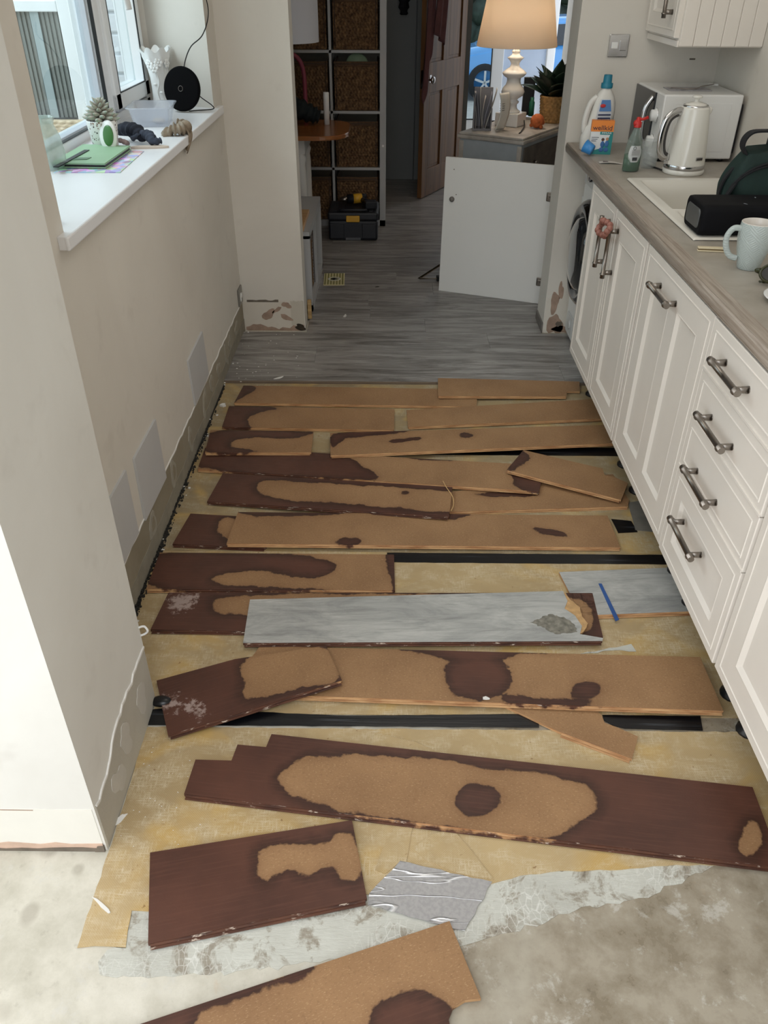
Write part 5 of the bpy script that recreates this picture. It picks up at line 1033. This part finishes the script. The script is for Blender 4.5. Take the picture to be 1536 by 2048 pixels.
# hanging lampshade
t=empty('pendant_lamp',(-.58,5.0,1.215),'white drum lampshade hanging above the table','lamp')
b=B(); b.lathe([(.19,0),(.19,.27),(.187,.27),(.187,.0)],48); b.build('drum_shade',pm('shade_white',(206,208,216),.8,var=.01),t); b=B(); b.tube([(0,0,.2),(0,0,1.18)],.003,6); b.build('flex',BLACK,t)
b=B(); [b.tube([(0,0,.2),(.187*math.cos(a),.187*math.sin(a),.26)],.002,6) for a in (0,2.1,4.2)]; b.build('shade_spider',CHROME,t)
# low cube unit by the left pier
t=empty('low_cube_unit',(-.78,4.17,.012),'low white cube unit behind the left pier with open side','shelf unit')
b=B(); 
for y0,y1 in ((0,.035),(.725,.76)): b.box((0,y0,0),(.37,y1,.40))
b.box((0,0,0),(.37,.76,.035)); b.box((0,0,.385),(.37,.76,.42)); b.box((0,.372,.035),(.37,.388,.385)); b.box((0,.035,.035),(.01,.725,.385)); b.build('carcass',LACQ,t)
b=basket(.30,.32,.30,'storage_basket','woven basket in near cell of the low white cube unit',(-.438,4.37,.051),rz=PI/2)
b=B(); b.box((0,0,0),(.30,.36,.022),.003); b.build('pine_board',m_wood('pine_board_wood',(196,156,108),(168,126,82),(3,30,3),.5),label='raw pine board on top of the low cube unit',cat='board').location=(-.74,4.18,.4325)
b=B(); b.box((0,0,0),(.13,.09,.012),.002); b.build('red_book',pm('red_cover',(170,44,44),.5),label='small red book on the low cube unit',cat='book').location=(-.66,4.56,.4325)
b=B(); b.tube(smooth_path([(-.05,.0,.01),(0,.02,.02),(.04,-.01,.014),(.0,-.03,.01),(-.03,.02,.02)]),.003,6); b.build('dark_wire',BLACK,label='short dark wire curled on the low cube unit behind red book',cat='wire').location=(-.58,4.72,.4325)
b=B(); b.box((0,0,0),(.02,.02,.10),.001); b.build('timber_block',m_wood('rough_timber',(190,160,110),(150,118,74),(3,3,30),.8),label='short raw timber strip at the foot of the left pier',cat='timber').location=(-.428,4.06,.012)
# card on the floor
t=empty('striped_card',(-.327,4.70,.012),'striped yellow card with black ring motif on the hall floor','card',rz=.04)
b=B(); b.box((-.062,-.105,0),(.062,.105,.004),.001); b.build('card_sheet',pm('card_cream',(206,196,150),.5),t)
for k in range(7): b=B(); b.box((-.056+.0172*k,-.10,.004),(-.049+.0172*k,.10,.0045)); b.build('stripe',pm('stripe_olive',(140,128,66) if k%2 else (126,120,60),.5),t)
b=B(); b.lathe([(.038,.0045),(.038,.005),(.026,.005),(.026,.0045)],28); b.build('ring_motif',pm('ring_white',(200,196,180),.5),t); b=B(); b.lathe([(.018,.0045),(.018,.0052),(0,.0052)],20); b.build('dark_centre',BLACK,t)
# toolbox and drill
t=empty('toolbox',(-.245,5.66,.012),'black toolbox with yellow latch on hall floor','toolbox')
TB=pm('toolbox_black',(26,28,36),.5,var=.1); YL=pm('tool_yellow',(214,162,44),.45)
b=B(); b.box((-.165,-.15,0),(.165,.17,.13),.014); b.box((-.155,-.156,.015),(-.06,-.145,.11),.004); b.box((.06,-.156,.015),(.155,-.145,.11),.004); b.build('box_body',TB,t)
b=B(); b.box((-.17,-.155,.13),(.17,.175,.185),.014); [b.box((x-.012,-.13,.185),(x+.012,.15,.19),.002) for x in (-.12,-.07,.07,.12)]; b.build('lid',TB,t)
b=B(); b.box((-.045,-.168,.125),(.045,-.150,.165),.005); b.build('latch',YL,t)
b=B(); b.tube(smooth_path([(-.09,-.12,.19),(-.07,-.15,.2),(.07,-.15,.2),(.09,-.12,.19)]),.009,8); b.build('carry_handle',TB,t)
b=B(); b.box((-.05,-.153,.004),(.05,-.149,.02)); b.build('label_strip',pm('strip_grey',(90,92,96),.4),t)
t=empty('cordless_drill',(-.27,5.70,.2035),'black and yellow cordless drill lying on the toolbox','drill',rz=.25)
b=B(); b.tube([(-.02,0,.035),(.11,0,.035)],.03,14); b.build('motor_housing',TB,t); b=B(); b.tube([(.02,0,.0355),(.08,0,.0355)],.0315,14); b.build('yellow_sleeve',YL,t)
b=B(); b.tube([(-.02,0,.035),(-.04,0,.035),(-.075,0,.035)],[.022,.018,.012],14); b.build('chuck',NICKEL,t); b=B(); b.tube([(.08,-.02,.03),(.11,-.11,.026)],.018,10); b.build('pistol_grip',TB,t); b=B(); b.box((.07,-.17,.0),(.15,-.105,.05),.008); b.build('battery',TB,t)
# pine door, open into the room
DW=NT('stripped_pine'); n1=DW.noise(DW.coord((22,3,1.2)),1,6,.6,1.); kk=DW.noise(DW.coord((9,9,5)),1,3); c_=DW.mix(DW.rng(n1,.35,.65),L((124,86,50)),L((90,60,34))); c_=DW.mix(DW.rng(kk,.70,.74,0,.6),c_,L((80,50,30))); DWM=DW.fin(c_,.5,0,.4)
D0=Vector((.25,6.668,.018)); D1=Vector((.60,7.37,.018)); ud=(D1-D0).normalized(); Wd=(D1-D0).length
t=empty('door_1',D0,'stripped pine four-panel door standing open into the hall','door',rz=math.atan2(ud.y,ud.x)); 
b=B(); st=.10
for a_,c_ in (((0,0,0),(st,.036,1.98)),((Wd-st,0,0),(Wd,.036,1.98)),((st,0,0),(Wd-st,.036,.20)),((st,0,.74),(Wd-st,.036,.94)),((st,0,1.87),(Wd-st,.036,1.98)),((Wd/2-.05,0,.2),(Wd/2+.05,.036,.74)),((Wd/2-.05,0,.94),(Wd/2+.05,.036,1.87))): b.box(a_,c_,.0015,seg=1)
b.build('door_frame',DWM,t)
for x0,x1 in ((st,Wd/2-.05),(Wd/2+.05,Wd-st)):
    for z0,z1 in ((.2,.74),(.94,1.87)): b=B(); b.box((x0-.001,.012,z0-.001),(x1+.001,.024,z1+.001)); b.box((x0+.02,.009,z0+.02),(x1-.02,.027,z1-.02),.003); b.build('door_panel',DWM,t)
b=B(); b.lathe([(.022,0),(.022,.003),(.008,.006),(.008,.03),(.02,.036),(.026,.048),(.02,.06),(0,.063)],20,M=TR((.05,.0,.835),PI/2)); b.build('knob',CHROME,t)
b=B(); b.box((-.001,.006,.78),(.0,.03,.9)); b.box((.095,-.003,.81),(.125,.0,.86),.001); b.build('lock_plate',CHROME,t)
PC=pm('pink_towel',(112,74,74),.9,var=.12,scale=20,bump=.4,bscale=200)
def cloth(name,label,x0,x1,ztop,zf,y0,seed,mat):
    b=B(); r=random.Random(seed); ph=r.uniform(0,6)
    def fn(u,v):
        x=x0+(x1-x0)*u; zb=zf(u); z=ztop+(zb-ztop)*v; return Vector((x*(1)+(.02*math.sin(3*v+ph))*v,y0-.018-.014*math.sin(14*u+ph+1.5*v)*(.4+.6*v)-.02*(1-v),z))
    b.surf(fn,40,30); o=b.build(name,mat,label=label,cat='towel'); m=o.modifiers.new('thick','SOLIDIFY'); m.thickness=.005; m.offset=0; return o
o=cloth('hanging_towel','long dusty pink towel hanging on the pine door edge',-.06,.09,1.75,lambda u:.68+.55*abs(u-.25)**1.,-.0,1,PC); o.location=D0; o.rotation_euler=t.rotation_euler
o=cloth('hanging_towel','shorter dusty pink cloth layered over the long towel on the pine door',.05,.25,1.75,lambda u:1.14-.10*u,-.035,3,PC); o.location=D0; o.rotation_euler=t.rotation_euler
lump('black_garment',[(0,0,0),(0,.0,.1),(.02,0,.25),(.0,0,.4)],.05,RUBBER,'black garment hanging by the white hall door','garment',(.10,7.31,1.235))
# hall wall joinery
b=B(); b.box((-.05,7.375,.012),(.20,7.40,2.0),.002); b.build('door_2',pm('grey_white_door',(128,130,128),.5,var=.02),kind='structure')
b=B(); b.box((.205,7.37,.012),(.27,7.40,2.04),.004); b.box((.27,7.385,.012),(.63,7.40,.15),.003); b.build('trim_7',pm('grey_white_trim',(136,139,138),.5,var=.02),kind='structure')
b=B(); b.box((.198,7.372,.012),(.204,7.402,2.0)); b.build('trim_8',BLACK,kind='structure')
b=B(); b.lathe([(0,0),(.03,0),(.034,.02),(.02,.05),(0,.06)],14); b.build('door_stop',RUBBER,label='small dark rubber door stop on the floor by the pine door',cat='door stop').location=(.27,7.28,.012)
# chest of drawers, set askew
cn=Vector((.76,4.94)); e1=Vector((-.36,.23)).normalized(); e2=Vector((.29,.47)).normalized()
rzc=math.atan2(-e1.y,-e1.x)             # local +x runs from left corner to the near corner
t=empty('chest_of_drawers',(cn.x+e1.x*.43,cn.y+e1.y*.43,.012),'painted grey chest of drawers carrying the table lamp','chest of drawers',rz=rzc)
GC=pm('chalk_grey',(170,178,184),.6,var=.06,scale=14); WC=pm('worn_white_top',(198,192,184),.55,col2=(150,142,134),scale=9); BK=m_wood('driftwood_grey',(108,100,94),(78,72,68),(30,6,6),.6)
b=B(); b.box((.015,.012,.0),(.415,.70,.70),.002); b.build('chest_body',GC,t)
b=B(); b.box((0,0,.70),(.43,.75,.722),.006); b.box((.008,.008,.722),(.422,.742,.735),.004); b.build('chest_top',WC,t)
for z0,z1 in ((.04,.24),(.26,.46),(.48,.68)): b=B(); b.box((.415,.04,z0),(.424,.68,z1),.003); d_=b.build('drawer_front',BK,t); b=B(); b.ball((.434,.2,(z0+z1)/2),.014,10); b.build('drawer_knob',NICKEL,d_); b=B(); b.ball((.434,.52,(z0+z1)/2),.014,10); b.build('drawer_knob',NICKEL,d_)
b=B(); b.box((.012,.006,.0),(.04,.013,.69),.002); b.box((.39,.006,.0),(.418,.013,.69),.002); b.build('corner_strip',WC,t)
CT=.7475
def onc(px,py): return fl(px,py,CT)
# table lamp
lp=onc(1020,250); t=empty('table_lamp',(lp.x,lp.y,CT),'lit table lamp with white turned base and cream shade','lamp',rz=rzc)
zs=onY(1036,92,lp.y).z-CT
b=B(); b.box((-.075,-.065,0),(.075,.065,.072),.004); b.build('square_foot',WHITE,t)
k=zs/.40
prof=[(.052,.072),(.054,.08),(.04,.09),(.033,.10),(.030,.125),(.040,.135),(.042,.145),(.030,.155),(.036,.165),(.062,.185),(.070,.21),(.062,.235),(.046,.255),(.040,.28),(.042,.30),(.058,.31),(.070,.325),(.072,.335),(.055,.35),(.030,.37),(.024,.39),(.032,.41),(.050,.43),(.026,.445),(.020,.46),(.026,.47),(.018,.48),(.014,.50),(.012,.54)]
top=.50; prof=[(r_,.072+(z_-.072)*(zs+.03-.072)/(.54-.072)) for r_,z_ in prof]
b=B(); b.lathe([(0,.072)]+prof+[(0,prof[-1][1])],36); b.build('turned_column',WHITE,t)
SH=NT('lampshade_linen'); SH.b.inputs['Base Color'].default_value=L((240,230,216)); SH.b.inputs['Roughness'].default_value=.9
tl=SH.n('ShaderNodeBsdfTranslucent'); tl.inputs[0].default_value=L((236,222,204)); mx=SH.n('ShaderNodeMixShader'); mx.inputs[0].default_value=.35; SH.l(SH.b.outputs[0],mx.inputs[1]); SH.l(tl.outputs[0],mx.inputs[2]); SH.l(mx.outputs[0],SH.out.inputs[0])
b=B(); b.lathe([(.235,zs),(.175,zs+.33),(.173,zs+.33),(.233,zs)],64); b.build('lamp_shade',SH.m,t)
b=B(); [b.tube([(0,0,zs+.06),(.19*math.cos(a),.19*math.sin(a),zs+.25)],.002,6) for a in (0,2.1,4.2)]; b.tube([(0,0,zs),(0,0,zs+.08)],.012,10); b.build('shade_carrier',CHROME,t)
b=B(); b.ball((0,0,zs+.14),.035,16); BU=NT('bulb'); BU.b.inputs['Emission Color'].default_value=L((255,206,150)); BU.b.inputs['Emission Strength'].default_value=6; b.build('bulb',BU.m,t)
pl=bpy.data.lights.new('lamp_bulb_light','POINT'); pl.energy=6.5; pl.color=(1,.91,.78); pl.shadow_soft_size=.05; po=bpy.data.objects.new('lamp_bulb_light',pl); COL.objects.link(po); po.location=(lp.x,lp.y,CT+zs+.21)
q0=fl(1050,236,CT+.03); b=B(); b.tube(smooth_path([(lp.x+.08,lp.y-.03,CT+.03),(lp.x+.07,lp.y-.12,CT+.01),(lp.x+.03,lp.y-.27,CT+.004),(lp.x+.012,lp.y-.31,CT-.03),(lp.x+.01,lp.y-.315,CT-.3),(lp.x+.01,lp.y-.32,.02)],7),.0035,6); b.build('lamp_flex',BLACK,label='black lamp flex hanging down the front of the grey chest',cat='cable')
# letter rack
lc=onc(965,262); t=empty('letter_rack',(lc.x,lc.y+.06,CT),'grey letter rack stuffed with papers left of the lamp','letter rack',rz=rzc+.5)
b=B(); b.box((-.055,-.05,0),(.055,.05,.01)); b.box((-.055,-.05,0),(-.047,.05,.20),.002); b.box((.047,-.05,0),(.055,.05,.12),.002); b.box((-.055,.042,0),(.055,.05,.22),.002); b.build('rack',pm('rack_grey',(134,132,136),.6),t)
r=random.Random(8)
for k in range(6):
    b=B(); b.surf(lambda u,v:Vector((-.04+.014*k+.012*v*(k-2)+.010*math.sin(3*v+k),-.045+.085*u,.01+(.17+.02*(k%3))*v)),4,10); o=b.build('paper',pm('paper_%d'%(k%3),((214,210,206),(176,178,192),(224,220,212))[k%3],.6),t); m=o.modifiers.new('s','SOLIDIFY'); m.thickness=.002
t=empty('curled_booklet',(lc.x+.105,lc.y+.01,CT),'white curled booklet propped between letter rack and lamp','booklet',rz=rzc)
b=B(); b.surf(lambda u,v:Vector((.03*math.sin(2.6*v)-.02+.02*u,-.03+.08*u,.002+.20*v)),6,16); o=b.build('booklet_page',pm('booklet_white',(224,222,214),.55),t); m=o.modifiers.new('s','SOLIDIFY'); m.thickness=.004
b=B(); [b.box((-.004,-.02,.11+.012*j),(.0005+.03*math.sin(2.6*(.11+.012*j)/.2)-.012,.03,.112+.012*j)) for j in range(4)]; b.build('printed_lines',GREYM,t,kind='stuff')
# woven pot plant
pp=onc(1100,246)+Vector((.02,.05,0)); t=empty('potted_plant',(pp.x,pp.y,CT),'dark leafy plant in woven basket pot right of the lamp','plant')
f2=weave(1,1,40,9,.005)
b=B(); b.surf(lambda u,v:Vector(((.075+.012*v+f2(u,v))*math.cos(2*PI*u),(.075+.012*v+f2(u,v))*math.sin(2*PI*u),.15*v)),200,45,cu=True); b.lathe([(0,.13),(.085,.13)],20); b.build('woven_pot',pm('pot_straw',(182,140,84),.7,var=.2,scale=60),t)
PLF=pm('dark_leaf',(28,46,34),.3,var=.2,scale=30,spec=.6); lf=None; r=random.Random(9)
for k in range(60):
    a=k*2.4; tilt=r.uniform(.5,1.5); l=r.uniform(.14,.23)
    if lf is None:
        b=B(); b.surf(lambda u,v:Vector((v,.24*math.sin(PI*v**.8)*(u-.5)*2,.05*abs(u-.5)*2*math.sin(PI*v)-.25*v*v)),4,12); lf=b.build('leaf',PLF,t); m=lf.modifiers.new('s','SOLIDIFY'); m.thickness=.01; o=lf
    else: o=lf.copy(); COL.objects.link(o); o.parent=t
    o.scale=(l,l,l); o.location=(.02*math.cos(a),.02*math.sin(a),.13); o.rotation_euler=(r.uniform(-.4,.4),-tilt,a)
pk=onc(1068,262); b=B(); b.ball((0,0,.04),.042,16,(1,1,.95)); [b.ball((.034*math.cos(a),.034*math.sin(a),.03+.02*math.sin(a*2)),.012,8) for a in [k*.9 for k in range(7)]]; b.build('orange_ball',pm('orange_knit',(222,118,62),.8,var=.2,scale=40,bump=.6),label='orange knitted ball on the chest beside the lamp foot',cat='ornament').location=(pk.x+.03,pk.y+.10,CT)
pk=onc(1058,235); 
b=B(); b.lathe([(0,0),(.018,0),(.018,.08),(.012,.09),(.012,.11),(0,.11)],14); b.build('green_bottle',pm('green_plastic',(40,110,84),.4),label='small green bottle on the chest behind the orange ball',cat='bottle').location=(pk.x+.02,pk.y+.06,CT)
b=B(); b.box((-.035,-.02,0),(.035,.02,.22),.004); b.build('black_file',BLACK,label='black upright file behind the lamp on the chest',cat='file').location=(pk.x+.0,pk.y+.11,CT)
# curtain on the right hall wall
t=B(); t.surf(lambda u,v:Vector((1.375-.03*math.sin(34*u)-.01*math.sin(80*u),6.35+.6*u,.25+1.9*v)),90,6); o=t.build('curtain',pm('curtain_grey',(128,124,124),.85,var=.08,bump=.3,bscale=300),label='grey curtain gathered at the right of the front window',cat='curtain'); m=o.modifiers.new('s','SOLIDIFY'); m.thickness=.004
# porch glazing beyond
b=B(); Yp=8.1
for x0,x1 in ((.55,.62),(.90,1.0),(1.38,1.45)): b.box((x0,Yp,0),(x1,Yp+.07,2.1),.004)
b.box((.55,Yp,0),(1.45,Yp+.07,.38),.004); b.box((.55,Yp,2.05),(1.45,Yp+.07,2.12)); w2=b.build('window_2',UPVC,kind='structure')
b=B(); b.box((.62,Yp+.03,.38),(.9,Yp+.036,2.05)); b.build('window_glass',GLASS,w2)
b=B(); b.box((1.0,Yp+.03,.38),(1.38,Yp+.036,2.05)); b.build('window_glass',pm('obscured_glass',(226,232,240),.4,alpha=.55),w2)
b=B(); b.box((.62,Yp-.004,.38),(.9,Yp+.0,.39)); b.box((.889,Yp-.004,.38),(.899,Yp,2.05)); b.build('rubber_gasket',BLACK,w2)
b=B(); b.box((-4,8.25,-.80),(20,60,-.72)); b.build('street',pm('street_grey',(150,150,150),.9,var=.1),kind='structure')
b=B(); b.box((-4,21.5,-.72),(20,26.5,-.70)); b.build('verge',pm('verge_green',(120,140,66),.9,var=.2,scale=8),kind='structure')
t=empty('blue_car',(3.0,18.9,-.72),'bright blue car parked in the street, seen past the pine door','car',rz=.12)
CB=pm('car_blue',(70,140,205),.25,coat=.6,var=.02); prof=[(-1.9,.25),(-1.95,.55),(-1.85,.78),(-1.1,.92),(-.45,1.38),(.8,1.42),(1.6,1.0),(1.95,.9),(2.0,.4),(1.9,.25)]
b=B(); b.prism(prof,-.8,.8,Matrix(((1,0,0,0),(0,0,-1,0),(0,1,0,0),(0,0,0,1)))); bmesh.ops.bevel(b.bm,geom=b.bm.edges[:],offset=.06,segments=3,affect='EDGES'); b.build('car_body',CB,t,smooth=True)
b=B(); b.prism([(-.95,.93),(-.42,1.3),(.75,1.34),(1.4,1.0)],-.815,.815,Matrix(((1,0,0,0),(0,0,-1,0),(0,1,0,0),(0,0,0,1)))); b.build('side_glass',pm('car_glass',(40,50,60),.1),t)
for x in (-1.25,1.25):
    for y in (-.78,.78):
        b=B(); b.lathe([(0,-.1),(.31,-.1),(.33,-.07),(.33,.07),(.31,.1),(.22,.1)],28,M=TR((x,y,.33),PI/2)); w_=b.build('tyre',RUBBER,t)
        b=B(); b.lathe([(.22,-.105),(.22,.105)],28,M=TR((x,y,.33),PI/2)); [b.box((-.02,-.105 if y<0 else .09,-.0),(.02,-.09 if y<0 else .105,.21),M=TR((x,y,.33),ry=k*1.2566)) for k in range(5)]; b.build('alloy_wheel',pm('alloy',(190,194,200),.3,.8),w_)
HG=pm('hedge_leaf',(52,66,62),.8,var=.3,scale=6); r=random.Random(10)
b=B(); [b.ball((r.uniform(-1,9),27.6+r.uniform(-.5,.5),r.uniform(-.4,2.6)),r.uniform(.3,.7),8) for k in range(120)]; b.build('street_hedge',HG,label='dark hedge across the street beyond the blue car',cat='hedge',kind='stuff')
